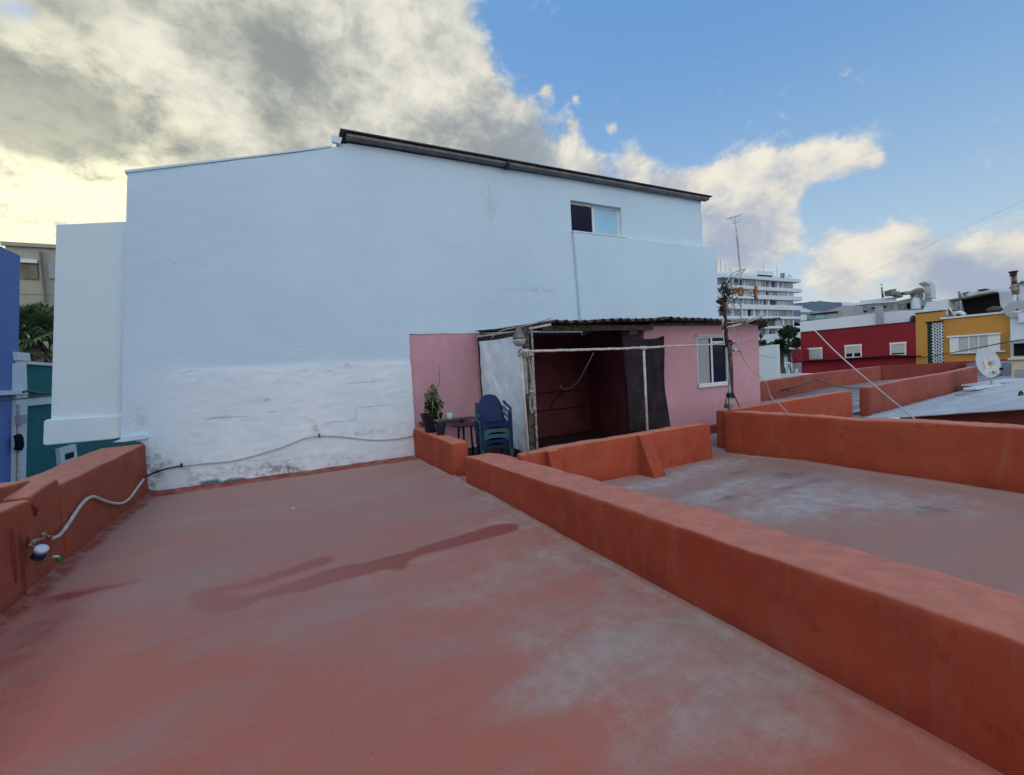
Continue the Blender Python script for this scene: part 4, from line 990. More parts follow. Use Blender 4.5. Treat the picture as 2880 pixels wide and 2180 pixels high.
# grey water-tank wall and cream roof box behind the dish
a = xf('U', 1140, 520, 30); b = xf('U', 1320, 510, 30)
tag(MB().box(30, 34, b.y, a.y+1.2, -.3, a.z).build('roof_block', simple('blue_grey_render', (.20,.24,.32), .8, 0, .2, .6)), 'blue-grey rendered block behind the satellite dish', 'block')
a = xf('U', 1320, 470, 24); b = xf('U', 1700, 440, 24)
tg = thing('cream_hut', 'cream rooftop box with a grey panel right of the dish', 'hut', (24, (a.y+b.y)/2, 0))
MB().box(24, 25.5, b.y, a.y, -.3, a.z).build('wall', CREAM, tg); MB().box(23.9, 25.6, b.y-.1, a.y+.08, a.z, a.z+.08).build('lid', CREAM, tg, bevel=.02)
c_ = xf('U', 1380, 640, 24); d_ = xf('U', 1380, 770, 24); MB().box(23.97, 23.995, b.y-.2+.25, c_.y, d_.z, c_.z).build('panel', GREYR, tg)
for k, (x, y, nm, lab) in enumerate(((1215,45,'paint_chip','small white chip lying on the left terrace floor near the wall'),)):
    p = zf('T', x, y, .012); tag(MB().prism([p+Vector(q) for q in ((-.016,-.005,0),(.01,-.01,0),(.018,.005,0),(-.005,.01,0))], (0,0,.008)).build(nm, WMETAL), lab, 'chip')
# boards in the gap between the parapets
gp = [zf('S', 862, 335, .01), zf('S', 945, 325, .01), zf('S', 965, 490, .01), zf('S', 878, 500, .01)]
pth = [zf('AC', 705, 380), zf('AC', 805, 372), zf('AC', 828, 545), zf('AC', 728, 548)]
for k in range(5):
    y0 = 5.75 + k*.72
    tag(MB().box(11.6+.35*k, 14.6+.9*k, y0, y0+.64, .0, .03+.004*(k % 2)).build('floor_board', WOODG, bevel=.008), 'weathered grey board on the floor in the gap, %s from the near end' % ('first','second','third','fourth','fifth')[k], 'board', group='grey boards in the parapet gap')
a = zf('S', 878, 502, 0); tag(MB().box(11.7, 13.4, a.y-.02, a.y+.10, .0, .035).build('white_strip', WMETAL, bevel=.006), 'white strip on the floor in the gap between the parapets', 'strip')

# ================================================================ LEFT SIDE OF THE STREET
XL = -9.0
bl = thing('blue_house', 'tall plain blue house across the street at the left edge', 'house', (XL-3, 10, -6.5))
bt = xf('N', 122, 160, XL)
MB().prism([(XL, 21.7, -6.5), (XL, 24.85, 7.25), (XL, -12, 7.25), (XL, -12, -6.5)], (-8, 0, 0)).build('wall', BLUEP, bl, bevel=.03)
MB().box(XL, XL+.22, -11.9, 23.75, 1.68, 1.84).build('ledge', FARWHITE, bl, bevel=.01)
te = thing('teal_house', 'low teal house with white bands beyond the blue one', 'house', (XL-2, 30, -6.5))
MB().box(XL-3.4, XL-.02, 22.0, 44, -6.5, 2.86).build('wall', TEALP, te)
MB().box(XL-3.5, XL+.10, 23.6, 44.1, 2.86, 2.98).build('coping', FARWHITE, te, bevel=.01)
MB().box(XL-.3, XL+.14, 23.5, 24.4, 2.98, 3.3).build('pier_cap', FARWHITE, te, bevel=.01)
MB().box(XL-.02, XL+.08, 23.9, 44, 1.22, 1.52).build('band', FARWHITE, te)
MB().prism([(XL-.02, 21.4, -6.5), (XL-.02, 22.1, -6.5), (XL-.02, 23.25, -1.3), (XL-.02, 23.95, 1.6), (XL-.02, 24.1, 2.86), (XL-.02, 23.4, 2.86)], (.14, 0, 0)).build('pilaster', FARWHITE, te)
MB().tube([(XL+.18, 21.9, -6.4), xf('N', 116, 1560, XL+.18), xf('N', 120, 1090, XL+.18)], .05, 8).build('drainpipe', GALV, te, smooth=True)
MB().box(XL+.13, XL+.3, xf('N',112,1180,XL+.2).y, xf('N',148,1180,XL+.2).y, xf('N',130,1212,XL+.2).z, xf('N',130,1155,XL+.2).z).build('meter_box', GREYR, te, bevel=.01)
MB().tube([xf('N',108,1280,XL+.2), xf('N',120,1300,XL+.25), xf('N',124,1345,XL+.25), xf('N',112,1375,XL+.2)], .12, 6).build('cable_bundle', BLACK, te, smooth=True)
a = xf('N', 370, 1375, XL+.1); b = xf('N', 475, 1350, XL+.1)
nb = MB().box(XL-.02, XL+.12, a.y, b.y, -2.6, a.z+.06).build('door_surround', FARWHITE, te)
MB().box(XL+.121, XL+.13, a.y+.45, b.y-.35, -1.35, -1.08).build('opening', BLACK, nb)
wire('cable', [xf('N', -20, 1065, XL+.5), xf('N', 90, 1055, XL+.5), xf('N', 200, 1046, XL+.5), xf('N', 330, 1030, XL+.5)], .03, CABLEB, 'black cable along the blue and teal house fronts')
wire('cable', [xf('N', 135, 1010, XL+.2), xf('N', 180, 1005, XL+.2), xf('N', 240, 1018, XL+.2), xf('N', 330, 1015, XL+.2)], .05, CABLEB, 'dark cable bundle on the upper part of the teal house')
be = thing('beige_block', 'tall beige apartment block behind the palm on the left', 'building', (-22, 64, -6.5))
YB = 60
def BZ(x, y): return yf('N', x, y, YB)
a = BZ(30, 70); b = BZ(420, 90)
MB().box(a.x, b.x+6, YB, YB+10, -6.5, a.z-.25).build('wall', BEIGE, be)
MB().box(a.x-.2, b.x+6, YB-.3, YB, a.z-.35, a.z).build('cornice', BEIGE, be)
q0, q1 = BZ(122, 180), BZ(250, 208); MB().box(q0.x, q1.x, YB-.5, YB-.01, q1.z, q0.z).build('balcony_slab', FARWHITE, be)
q0, q1 = BZ(120, 212), BZ(245, 303); MB().box(q0.x, q1.x, YB-.2, YB-.01, q1.z, q0.z).build('window', simple('shutter_brown', (.20,.18,.12), .8, 0, .2, 1), be)
q0, q1 = BZ(262, 130), BZ(300, 560); MB().box(q0.x, q1.x, YB-.6, YB-.01, -6, q0.z).build('pier', BEIGE, be)
q0, q1 = BZ(305, 200), BZ(335, 300); MB().box(q0.x, q1.x+2, YB-.2, YB-.01, q1.z, q0.z).build('window', GREYR, be)
for yy in (390, 480): q0 = BZ(120, yy); MB().box(q0.x, b.x+2, YB-.06, YB-.01, q0.z-.08, q0.z).build('string_course', GREYR, be)

def palm(c, zt, R_, n, label, skirt=True, fan=True, group=None):
    t = thing('palm_tree', label, 'palm tree', (c.x, c.y, -6.5), group)
    top = Vector((c.x, c.y, zt))
    MB().tube([Vector((c.x, c.y, -6.5)), Vector((c.x+.1, c.y, (zt-6.5)/2)), top], [.3, .24, .22], 10).build('trunk', TRUNK, t, smooth=True)
    mb = MB()
    for k in range(n):
        az = k*2.39996; el = math.radians(82 - (100 if fan else 115)*((k+.5)/n)); d = Vector((math.cos(az)*math.cos(el), math.sin(az)*math.cos(el), math.sin(el)))
        side = d.cross(Vector((0,0,1))).normalized() if abs(d.z) < .98 else Vector((1,0,0)); up = side.cross(d).normalized()
        L = R_*random.uniform(.8, 1.1)
        if fan: side = Matrix.Rotation(random.uniform(-1.1, 1.1), 3, d) @ side
        if fan:
            b0 = top + d*L*.45; mb.tube([top, b0], .02*R_/1.5, 4)
            for j in range(15):
                w = math.radians(-80 + 160*j/14); dd = (d*math.cos(w)+side*math.sin(w)); e = b0 + dd*L*.62 + Vector((0,0,-.12*L)); wv = (side*math.cos(w)-d*math.sin(w))*.045*L
                m = b0.lerp(e, .6) + Vector((0,0,.05*L)); mb.add([b0, m+wv, e, m-wv], [(0,1,2,3)])
        else:
            pts = [top + d*L*s + Vector((0,0,-L*.55*s*s)) for s in (0,.2,.4,.6,.8,1)]
            mb.tube(pts, [.03,.025,.02,.015,.012,.006], 4)
            for i in range(22):
                s = (i+1)/22; p = top + d*L*s + Vector((0,0,-L*.55*s*s)); ll = L*.30*math.sin(math.pi*min(1, s*.85+.12))
                for sg in (-1, 1):
                    e = p + (side*sg*.9 + d*.55)*ll + Vector((0,0,-.15*ll)); w = d*.03*L
                    mb.add([p-w, p+w, e], [(0,1,2)])
    mb.build('crown', PALML if fan else LEAFD, t)
    if skirt:
        mb = MB()
        for k in range(110):
            az = random.uniform(0, 2*math.pi); z0 = random.uniform(-.1, -1.2)*R_; r0 = .25
            p = top + Vector((math.cos(az)*r0, math.sin(az)*r0, z0)); e = p + Vector((math.cos(az)*R_*.55, math.sin(az)*R_*.55, -R_*random.uniform(.5,.9)))
            s = Vector((-math.sin(az), math.cos(az), 0))*.11*R_; mb.add([p, p.lerp(e,.6)+s, e, p.lerp(e,.6)-s], [(0,1,2,3)])
        mb.build('dry_skirt', PALMDRY, t)
c = yf('N', 215, 640, 40); palm(c, c.z+.0, 2.3, 46, 'fan palm with a brown skirt behind the teal house on the left')

# ================================================================ FAR RIGHT BUILDINGS
XH = 45.0
def XP(r, x, y, X=XH): return xf(r, x, y, X)
rh = thing('crimson_house', 'long crimson house across the street with three shuttered windows', 'house', (XH+4, 20.5, -6.5))
yl, yr = 25.15, 16.35
MB().box(XH, XH+10, yr, yl, .88, 3.53).box(XH+.02, XH+10, yr, yl, -6.5, .88).build('wall', REDP, rh)
MB().box(XH-.30, XH-.001, yr, yl, .80, .92).build('ledge', REDP, rh, bevel=.02)
MB().box(XH-.05, XH+.3, yr, yl-.02, 3.53, 3.62).build('coping', DARKMETAL, rh)
for (x0, y0_, x1, y1_, gap) in ((112,1150,308,1308,.05), (662,1105,885,1282,.32), (1325,1070,1537,1248,.12)):
    a = XP('L', x0, y0_); b = XP('L', x1, y0_-.08*(x1-x0)); c = XP('L', x1, y1_)
    ya, yb = a.y, b.y-.12; zt = (a.z+b.z)/2; zb_ = c.z; hh = zt-zb_
    fr = MB()
    fr.box(XH-.08, XH-.002, yb-.03, ya+.03, zt-.16, zt)
    fr.box(XH-.06, XH-.002, yb, yb+.09, zb_, zt-.16); fr.box(XH-.06, XH-.002, ya-.09, ya, zb_, zt-.16); fr.box(XH-.07, XH-.002, yb, ya, zb_, zb_+.07)
    if gap > .2: fr.box(XH-.05, XH-.002, (ya+yb)/2-.06, (ya+yb)/2+.06, zb_+.07, zb_+.07+gap)
    f = fr.build('window', WMETAL, rh, bevel=.01)
    MB().box(XH-.04, XH-.003, yb+.09, ya-.09, zb_+.07+gap, zt-.16).build('shutter', simple('shutter_grey', (.46,.47,.43), .6, 0, .06), f)
    MB().box(XH-.02, XH-.003, yb+.09, ya-.09, zb_+.07, zb_+.07+gap).build('pane', GLASSD, f)
# bay on its left corner
by = MB().box(XH-1.1, XH-.01, yl-.75, yl+.25, .75, 1.95).build('bay', REDP, rh, bevel=.04)
q = XP('BB', 1020, 920, XH-1.1); MB().box(XH-1.25, XH-1.1, q.y-.22, q.y+.25, q.z-.1, q.z+.06).build('lamp_bracket', FARWHITE, by)
wire('cable', [XP('D', 0, 952, XH-.35), XP('D', 200, 932, XH-.4), XP('D', 520, 915, XH-.35), XP('D', 800, 893, XH-.35), XP('D', 1010, 885, XH-.4), XP('D', 1230, 892, XH-.35)], .07, simple('maroon_cable', (.07,.012,.016), .7), 'dark cable bundle running under the crimson house windows')
# white upper storey on the crimson house roof
uh = thing('white_roof_wall', 'long white parapet storey on the roof behind the crimson house', 'building', (47, 20, 3))
z0 = xf('BC', 345, 590, 46.6); z1 = xf('BC', 1880, 425, 46.6); z2 = xf('BD', 1250, 1170, 46.6)
MB().prism([(46.6, z0.y, 3.0), (46.6, 16.0, 3.0), (46.6, 16.0, z2.z), (46.6, z1.y-1.5, z1.z+.02), (46.6, z0.y, z0.z)], (3, 0, 0)).build('wall', FARWHITE, uh)
q = xf('BC', 1890, 330, 46.4); MB().box(46.2, 46.5, q.y-.22, q.y+.22, 3.6, q.z+.1).build('pier', GREYR, uh, bevel=.01)
MB().tube([xf('BC', 1640, 300, 46.4), xf('BC', 1900, 290, 46.4)], .05, 6).build('pole', GREYR, uh, smooth=True)
q = xf('BD', 1300, 1420, 46.5); tag(MB().lathe([(.2,-.25),(.25,0),(.2,.3),(.08,.4)], q, 10).build('roof_vent', BLACKPL, bevel=.01), 'small black vent on the roof beside the yellow house', 'vent')
# yellow house
yh = thing('yellow_house', 'ochre yellow house with a white lattice screen and white shutters', 'house', (XH+4, 13.6, -6.5))
ytop = 4.15; yL, yM, yR = 16.33, 14.70, 11.15
MB().box(XH-.06, XH+8, yM, yL, -6.5, ytop+.02).build('wall', YELP, yh)
MB().box(XH-.05, XH+8, yR, yM, -6.5, 3.55).build('wall', YELP, yh)
MB().box(XH-.16, XH+.3, yR+.0, yM+.1, 3.55, 3.68).build('coping', FARWHITE, yh, bevel=.01)
MB().box(XH-.12, XH+8, yM, yL+.02, ytop+.02, ytop+.10).build('coping', DARKMETAL, yh)
a = XP('D', 1240, 470, XH+.3); MB().prism([(XH+.3, yL-.25, ytop+.1), (XH+.3, yM-.1, ytop+.1), (XH+.3, yM-.1, ytop+.95), (XH+.3, yL-.6, ytop+.85)], (2.5, 0, 0)).build('roof_upstand', FARWHITE, yh)
# lattice
a = XP('M', 335, 835, XH-.1); b = XP('M', 520, 825, XH-.1)
la, lb_ = a.y, b.y; lz1 = a.z
MB().box(XH-.064, XH-.061, lb_-.12, la+.02, -3.5, lz1+.02).build('lattice_backing', simple('lattice_dark', (.03,.035,.03), .9), yh)
mb = MB(); w = la-lb_+.1; yo = lb_-.11
s = .30; zz = lz1
k = 0
while zz > -3:
    for j in range(-1, int(w/s)+2):
        for sg in (1, -1):
            c0 = yo + j*s + (s/2 if k % 2 else 0); ya_, yb_ = c0, c0 + s*sg; za_, zb2 = zz, zz-s*.75
            if min(ya_, yb_) < yo-.01 or max(ya_, yb_) > yo+w+.01: continue
            mb.obox((XH-.13, ya_-.05, za_-.0), (.05, 0, 0), (0, .11, 0), (0, yb_-ya_, zb2-za_))
    zz -= s*.75/1.0; k += 0
mb.build('lattice', FARWHITE, yh)
MB().box(XH-.2, XH-.062, lb_-.16, la+.06, lz1+.02, lz1+.12).build('lattice_head', BLACK, yh)
# long shuttered window
a = XP('M', 650, 1035, XH-.1); b = XP('M', 1345, 985, XH-.1); c = XP('M', 1345, 1215, XH-.1); d_ = XP('M', 665, 1240, XH-.1)
zt, zb_ = (a.z+b.z)/2, (c.z+d_.z)/2
f = MB().box(XH-.14, XH-.06, b.y, a.y, zb_, zt).build('window', FARWHITE, yh)
MB().box(XH-.26, XH-.145, b.y-.06, a.y+.15, zt, zt+.13).build('lintel', FARWHITE, f, bevel=.01)
MB().box(XH-.26, XH-.145, b.y-.25, a.y+.06, zb_-.10, zb_).build('sill', FARWHITE, f, bevel=.01)
n = 5; W_ = (a.y-b.y)
for k, (u0, u1, mt_) in enumerate(((.0,.19,1),(.20,.37,0),(.38,.41,1),(.42,.57,0),(.58,.61,1),(.62,.76,0),(.77,1,1))):
    MB().box(XH-.16-(.02 if mt_ else 0), XH-.145, a.y-W_*u1, a.y-W_*u0, zb_+.01, zt-.01).build('shutter', WMETAL if mt_ else simple('shutter_pale', (.42,.46,.47), .6, 0, .05), f)
# roof terrace of the yellow house : black screen, awning, white walls
rt = thing('roof_pergola', 'dark screened pergola with an awning on the yellow house roof', 'pergola', (XH+3, 13, 3.6))
Xp = XH+2.0
def BP(x, y, X=Xp): return xf('BE', x, y, X)
MB().prism([BP(590,960), BP(1545,765), BP(1610,1250), BP(690,1345)], (.1, 0, 0)).build('screen', BLACK, rt)
MB().prism([BP(120,1012), BP(1560,745), BP(1560,775), BP(600,965), BP(400,1010), BP(130,1020)], (-1.2, 0, 0)).build('awning', AWN, rt)
MB().prism([BP(290,1020), BP(345,1010), BP(400,1300), BP(350,1300)], (.15, 0, 0)).build('post', DARKMETAL, rt)
MB().prism([BP(360,1140), BP(400,1140), BP(430,1320), BP(385,1320)], (.15, 0, 0)).build('post', FARWHITE, rt)
wrf = thing('white_roof_house', 'white rooftop block with a chimney pot row behind the pergola', 'building', (XH+5, 12, 3.6))
X2 = XH+2.4
MB().prism([BP(560,800,X2), BP(1000,725,X2), BP(1790,650,X2), BP(1960,830,X2), BP(2050,1100,X2), BP(1750,1290,X2), BP(560,1350,X2)], (3, 0, 0)).build('wall', FARWHITE, wrf)
X3 = XH+1.9
MB().prism([BP(1560,760,X3), BP(1900,700,X3), BP(1990,1120,X3), BP(1760,1270,X3), BP(1620,1270,X3)], (.4, 0, 0)).build('wall', FARWHITE, wrf)
MB().prism([BP(1000,690,X2-.2), BP(1215,660,X2-.2), BP(1200,700,X2-.2), BP(1020,725,X2-.2)], (.8, 0, 0)).build('roof_hatch', BLACKPL, wrf)
MB().prism([BP(595,775,X2-.2), BP(745,740,X2-.2), BP(735,765,X2-.2), BP(600,790,X2-.2)], (.5, 0, 0)).build('vent_cap', GREYM, wrf)
MB().prism([BP(610,820,X2-.05), BP(670,800,X2-.05), BP(740,820,X2-.05), BP(685,858,X2-.05)], (.03, 0, 0)).build('vent_hole', GREYM, wrf)
MB().tube([BP(520,740,X2), BP(560,930,X2)], .08, 8).build('flue', GREYM, wrf, smooth=True)
# furniture on that terrace
fl_ = thing('terrace_lounger', 'white folded lounger leaning on the yellow house parapet', 'lounger', BP(300, 1390, XH+.6))
MB().tube([BP(180,1080,XH+.6), BP(300,1200,XH+.6), BP(420,1370,XH+.6)], .06, 6).tube([BP(200,1180,XH+.6), BP(215,1380,XH+.6)], .09, 6).build('frame', FARWHITE, fl_, smooth=True)
MB().prism([BP(250,1200,XH+.65), BP(330,1240,XH+.65), BP(410,1360,XH+.65), BP(230,1385,XH+.65)], (.08, 0, 0)).build('fabric', GREYM, fl_)
MB().tube(spline([BP(420,1300,XH+.7), BP(560,1280,XH+.7), BP(680,1350,XH+.7)], 5), .14, 8).build('cushion', FARWHITE, fl_, smooth=True)
q = BP(1450, 1215, XH+.8); tag(MB().lathe([(.25,-.2),(.45,0),(.3,.22),(.05,.28)], q, 10).build('garden_stone', simple('olive_heap', (.08,.07,.05), .9)), 'brownish rounded heap behind the yellow house parapet', 'heap')
# chimney
ck = thing('brick_chimney', 'tall mottled chimney pipe right of the pergola', 'chimney', BP(2000, 800, XH+1))
MB().tube([BP(2000,810,XH+1), BP(1965,560,XH+1)], .20, 10).build('lower_stack', simple('old_chimney', (.30,.27,.22), .9, 0, .5, 2.5), ck, smooth=True)
MB().tube([BP(1965,560,XH+1), BP(1940,310,XH+1)], .155, 10).build('upper_stack', simple('speckled_chimney', (.26,.14,.11), .9, 0, .7, 3.5), ck, smooth=True)
q = BP(1935, 285, XH+1); MB().lathe([(.17,-.15),(.19,.1),(.25,.14),(.25,.2)], q, 10).build('cap', BLACKPL, ck)
# gabled white house right edge
gh = thing('gabled_house', 'white gabled house at the right edge behind the chimney', 'house', (XH+8, 9, -6.5))
X4 = XH+3
MB().prism([BP(2030,560,X4), BP(2170,480,X4), BP(2420,600,X4), BP(2420,1100,X4), BP(2080,1080,X4)], (6, 0, 0)).build('wall', FARWHITE, gh)
MB().prism([BP(2010,545,X4-.3), BP(2170,455,X4-.3), BP(2440,590,X4-.3), BP(2440,615,X4-.3), BP(2170,480,X4-.3), BP(2020,565,X4-.3)], (6.5, 0, 0)).build('roof', GREYM, gh)
MB().prism([BP(1800,655,X4-.2), BP(1905,590,X4-.2), BP(1890,685,X4-.2)], (.5, 0, 0)).build('roof_tiles', REDDARK, gh)
MB().prism([BP(2060,850,X4-.35), BP(2420,860,X4-.35), BP(2420,1100,X4-.35), BP(2090,1090,X4-.35)], (.3, 0, 0)).build('balcony', FARWHITE, gh)
MB().prism([BP(2110,1140,X4-.35), BP(2420,1130,X4-.35), BP(2420,1300,X4-.35), BP(2150,1300,X4-.35)], (.3, 0, 0)).build('window', GLASSD, gh)
# satellite dish on roof beside it
q = BP(2040, 1200, XH-.3); d2 = thing('roof_dish', 'grey satellite dish at the corner of the yellow house roof', 'satellite dish', q)
MB().lathe([(.02,-.12),(.4,-.06),(.62,.06),(.60,.07),(.02,-.09)], q, 20, Matrix.Rotation(math.radians(-78),3,'Y')).build('reflector', GREYR, d2, smooth=True)
MB().tube([q, q+Vector((.5,.2,-.5))], .05, 6).build('stand', DARKMETAL, d2)
# ochre house to the right with dark opening
oh = thing('ochre_house', 'dark ochre house front at the right edge with a black opening', 'house', (XH+3, 9, -6.5))
MB().box(XH-.4, XH+8, 2, 10.35, -6.5, XP('M',1600,820,XH-.4).z).build('wall', OCHRE, oh)
MB().box(XH-.3, XH+8, yR-.75, yR-.02, -6.5, XP('BE',1760,1260,XH-.3).z).build('pilaster', FARWHITE, oh)
a = XP('M', 1490, 1095, XH-.8); MB().box(XH-1.1, XH-.41, 2, a.y, a.z-.1, a.z+.1).build('ledge', GREYR, oh)
b = XP('M', 1530, 1285, XH-.5); MB().box(XH-.46, XH-.41, 2, b.y, b.z, a.z-.12).build('opening', BLACK, oh)
a = XP('BE', 1890, 1300, XH-.2); b = XP('BE', 2110, 1540, XH-.5)
MB().box(XH-.2, XH+4, 10.0, 10.9, 2, XP('BE',1850,1300,XH-.2).z).build('upper_block', plaster('tan_render', (.32,.24,.17), (.36,.27,.2), bs=.1), oh)
MB().box(XH-.55, XH-.41, 7, XP('BE',2070,1300,XH-.5).y, b.z, XP('BE',2070,1300,XH-.5).z).build('white_screen', FARWHITE, oh)

# apartment block ---------------------------------------------------------------
ab = thing('apartment_block', 'white multi-storey apartment block with long balconies behind the antenna', 'building', (154, 108, -6.5))
YA = 100.0
xl = yf('W', 130, 500, YA).x; xr = yf('W', 1580, 600, YA).x; xrb = yf('W', 1665, 750, YA).x
MB().box(xl+1, xr-.3, YA+1.6, YA+14, -6.5, 30.2).build('wall', FARWHITE, ab)
# roof slab and attic
MB().box(xl-.5, xrb, YA-.6, YA+15, 28.6, 29.8).build('roof_slab', FARWHITE, ab, bevel=.05)
MB().box(xl+1, xr-8, YA+1, YA+14, 29.8, 30.8).build('attic', FARWHITE, ab)
MB().box(xl+21, xl+30, YA+1, YA+8, 29.8, 32.3).build('stair_tower', FARWHITE, ab, bevel=.05)
MB().box(xr-4, xr, YA+1, YA+8, 29.8, 31.4).build('stair_tower', FARWHITE, ab, bevel=.05)
lev = [(24.9,26.2),(21.7,23.2),(18.0,19.7),(14.6,15.6),(11.1,12.0),(7.3,8.4),(3.8,4.9),(.3,1.4)]
GLV = [simple('apt_glass_a', (.20,.22,.25), .3, 0, .3, .3), simple('apt_glass_b', (.10,.11,.13), .25, 0, .3, .3), simple('apt_curtain', (.36,.39,.42), .7, 0, .15, .5), simple('apt_dark', (.03,.032,.04), .5, 0, .2, .5)]
tops = [28.6]+[l[0] for l in lev]
for i, (z0_, z1_) in enumerate(lev):
    e = xrb + (1.0 if i in (0,1,2) else 0)
    MB().box(xl-.5, e, YA-.4, YA+1.6, z0_, z1_).build('balcony', FARWHITE, ab, bevel=.04)
    zt_ = tops[i]; x = xl + .2; rnd = random.Random(i*13+5)
    while x < xr-2.5:
        w = rnd.choice((2.2, 3.0, 4.2, 6.0)); w = min(w, xr-1-x); kind = rnd.random()
        closed = (x > xl+28 and i > 0) or kind < .35
        yy = YA+.3 if closed else YA+1.45
        MB().box(x+.12, x+w-.12, yy, yy+.1, z1_, zt_-.02).build('window', GLV[rnd.choice((0,0,2) if closed else (0,1,2,3))], ab) if (i < 6) else None
        if i < 6 and closed:
            m_ = MB()
            for k in range(1, int(w/1.1)): m_.box(x+.12+k*1.1, x+.20+k*1.1, yy-.05, yy-.005, z1_, zt_-.02)
            if m_.v: m_.build('mullion', FARWHITE, ab)
        elif i < 6 and rnd.random() < .55: MB().box(x+.4, x+w*.55, YA+1.3, YA+1.42, z1_+.1, z1_+1.5).build('doorway', GLV[3], ab)
        if i < 6: MB().box(x+w-.12, x+w+.12+rnd.choice((0,0,.5)), YA+.2, YA+1.6, z1_, zt_-.02).build('fin_wall', FARWHITE, ab)
        x += w + .15
MB().box(xl-3.5, xl-.6, YA+1.5, YA+3.0, 24, 29).build('corner_bay', FARWHITE, ab)
mb = MB()
for x, y0_, y1_ in ((100,60,300),(190,190,300),(280,225,320),(938,175,360),(835,310,400),(775,310,395),(1205,210,450),(1120,290,380),(1300,340,460),(1465,370,450),(20,100,320)):
    p = yf('W', x, y0_, YA+3); q = yf('W', x+22, y1_, YA+3); mb.tube([Vector((q.x, YA+3, 30)), Vector((q.x, YA+3, p.z))], .07 if x not in (20,) else .12, 5)
mb.build('rooftop_mast', GREYM, ab)
for x, y0_, y1_, r in ((1170,395,455,.3),(1310,340,460,.25),(1355,335,460,.3),(1465,370,440,.2)):
    p = yf('W', x, y0_, YA+2); q = yf('W', x, y1_, YA+2); MB().tube([Vector((q.x, YA+2, 29.9)), Vector((q.x, YA+2, p.z))], r*1.3, 8).build('flue', GREYM, ab, smooth=True)

# grey office building + duct work, teal glazed low building
Hg = 12.5
A_ = zf('BC', 1165, 275, Hg); B_ = zf('BC', 2212, 185, Hg); nG = Vector((-(B_-A_).y, (B_-A_).x, 0)).normalized()
if nG.dot(Vector((0,0,H))-A_) < 0: nG = -nG
ge = thing('grey_office', 'low grey office building with strip windows and a white roof edge', 'building', (A_.x, A_.y, -6.5))
C_ = pf('BD', 1750, 830, A_, nG)
D_ = B_ + (B_-A_)*.62
MB().prism([Vector((A_.x,A_.y,-6.4)), Vector((D_.x,D_.y,-6.4)), Vector((D_.x,D_.y,Hg-.1)), Vector((A_.x,A_.y,Hg-.1))], -nG*12).build('wall', GREYR, ge)
u_ = (B_-A_).normalized(); L_ = (B_-A_).length
def gface(r, pts, d, name, mat, par=ge, th=.15):
    P = [pf(r, x, y, A_+nG*d, nG) for x, y in pts]; return MB().prism(P, nG*th).build(name, mat, par)
gface('BC', [(1160,228),(1500,225),(1500,185),(1940,135),(2212,108),(2212,180),(1180,300),(1165,300)], .4, 'roof_edge', FARWHITE, th=.3)
gface('BC', [(1170,215),(1305,208),(1310,232),(1170,240)], .0, 'roof_hut', FARWHITE)
gface('BC', [(1225,222),(1250,220),(1250,236),(1228,238)], .2, 'vent', BLACK)
rnd = random.Random(3)
for i in range(13):
    for j in range(3):
        x0 = 1200 + i*76; yt = 318 + j*48 - i*8.5 + (0 if i else 0)
        if yt > 440-i*4: continue
        gface('BC', [(x0,yt),(x0+62,yt-6),(x0+64,yt+34),(x0+3,yt+40)], .05, 'window', [GLASSG, simple('office_pane', (.22,.23,.25), .4, 0, .2, .3), GLASSG, GLASSD][rnd.choice((0,1,1,0,3) if (i*j) % 3 else (0,1))], th=.05)
gface('BD', [(885,950),(1060,945),(1085,1110),(900,1100)], .3, 'window', GLASSG, th=.06)
gface('BD', [(1095,935),(1205,925),(1205,1085),(1120,1095)], .3, 'window', GLASSD, th=.06)
gface('BD', [(860,870),(1220,790),(1480,760),(1520,830),(1520,1130),(1200,1170),(880,1170)], .1, 'side_wing', GREYR, th=.12)
tk = pf('BD', 1370, 980, A_+nG*2, nG); tr_ = (pf('BD', 1500, 980, A_+nG*2, nG)-tk).length; tz0 = pf('BD', 1350, 1110, A_+nG*2, nG).z; tz1 = pf('BD', 1350, 800, A_+nG*2, nG).z
t_ = thing('water_tank', 'white cylindrical tank beside the grey office windows', 'tank', (tk.x, tk.y, tz0))
MB().lathe([(tr_*.98,tz0-tk.z),(tr_,tz0-tk.z+.3),(tr_,tz1-tk.z-.6),(tr_*.7,tz1-tk.z),(.1,tz1-tk.z+.2)], tk, 28).build('tank_shell', FARWHITE, t_, smooth=True)
MB().lathe([(tr_*1.05,tz0-tk.z-.25),(tr_*1.05,tz0-tk.z)], tk, 28).build('tank_base', GREYM, t_)
vd = thing('ventilation_duct', 'grey rooftop ducts with a large hooked exhaust cowl', 'duct', pf('BD', 1000, 760, A_, nG))
def DG(x, y, d=0): return pf('BD', x, y, A_+nG*d, nG)
kk = (DG(1100,600)-DG(1000,600)).length/100
DUCT = simple('duct_metal', (.28,.26,.22), .6, .2, .3, .6)
MB().tube([DG(435,780), DG(415,640), DG(400,480)], [38*kk,30*kk,28*kk], 10).build('flue', DUCT, vd, smooth=True)
MB().lathe([(45*kk,-22*kk),(45*kk,-5*kk),(8*kk,35*kk)], DG(385,410), 12).build('flue_cap', GALV, vd)
MB().prism([DG(470,600), DG(650,575), DG(665,740), DG(490,750)], nG*3).build('fan_box', GREYM, vd, bevel=.1)
for yy in (620, 660, 700): MB().prism([DG(460,yy-20,3.1), DG(655,yy-45,3.1), DG(658,yy-32,3.1), DG(463,yy-7,3.1)], nG*.2).build('louvre', BLACKPL, vd)
MB().prism([DG(680,640), DG(800,630), DG(900,790), DG(820,790), DG(680,745)], nG*2).build('duct_bend', DUCT, vd, bevel=.1)
MB().prism([DG(880,645), DG(1480,575), DG(1490,665), DG(900,720)], nG*2).build('main_duct', DUCT, vd, bevel=.1)
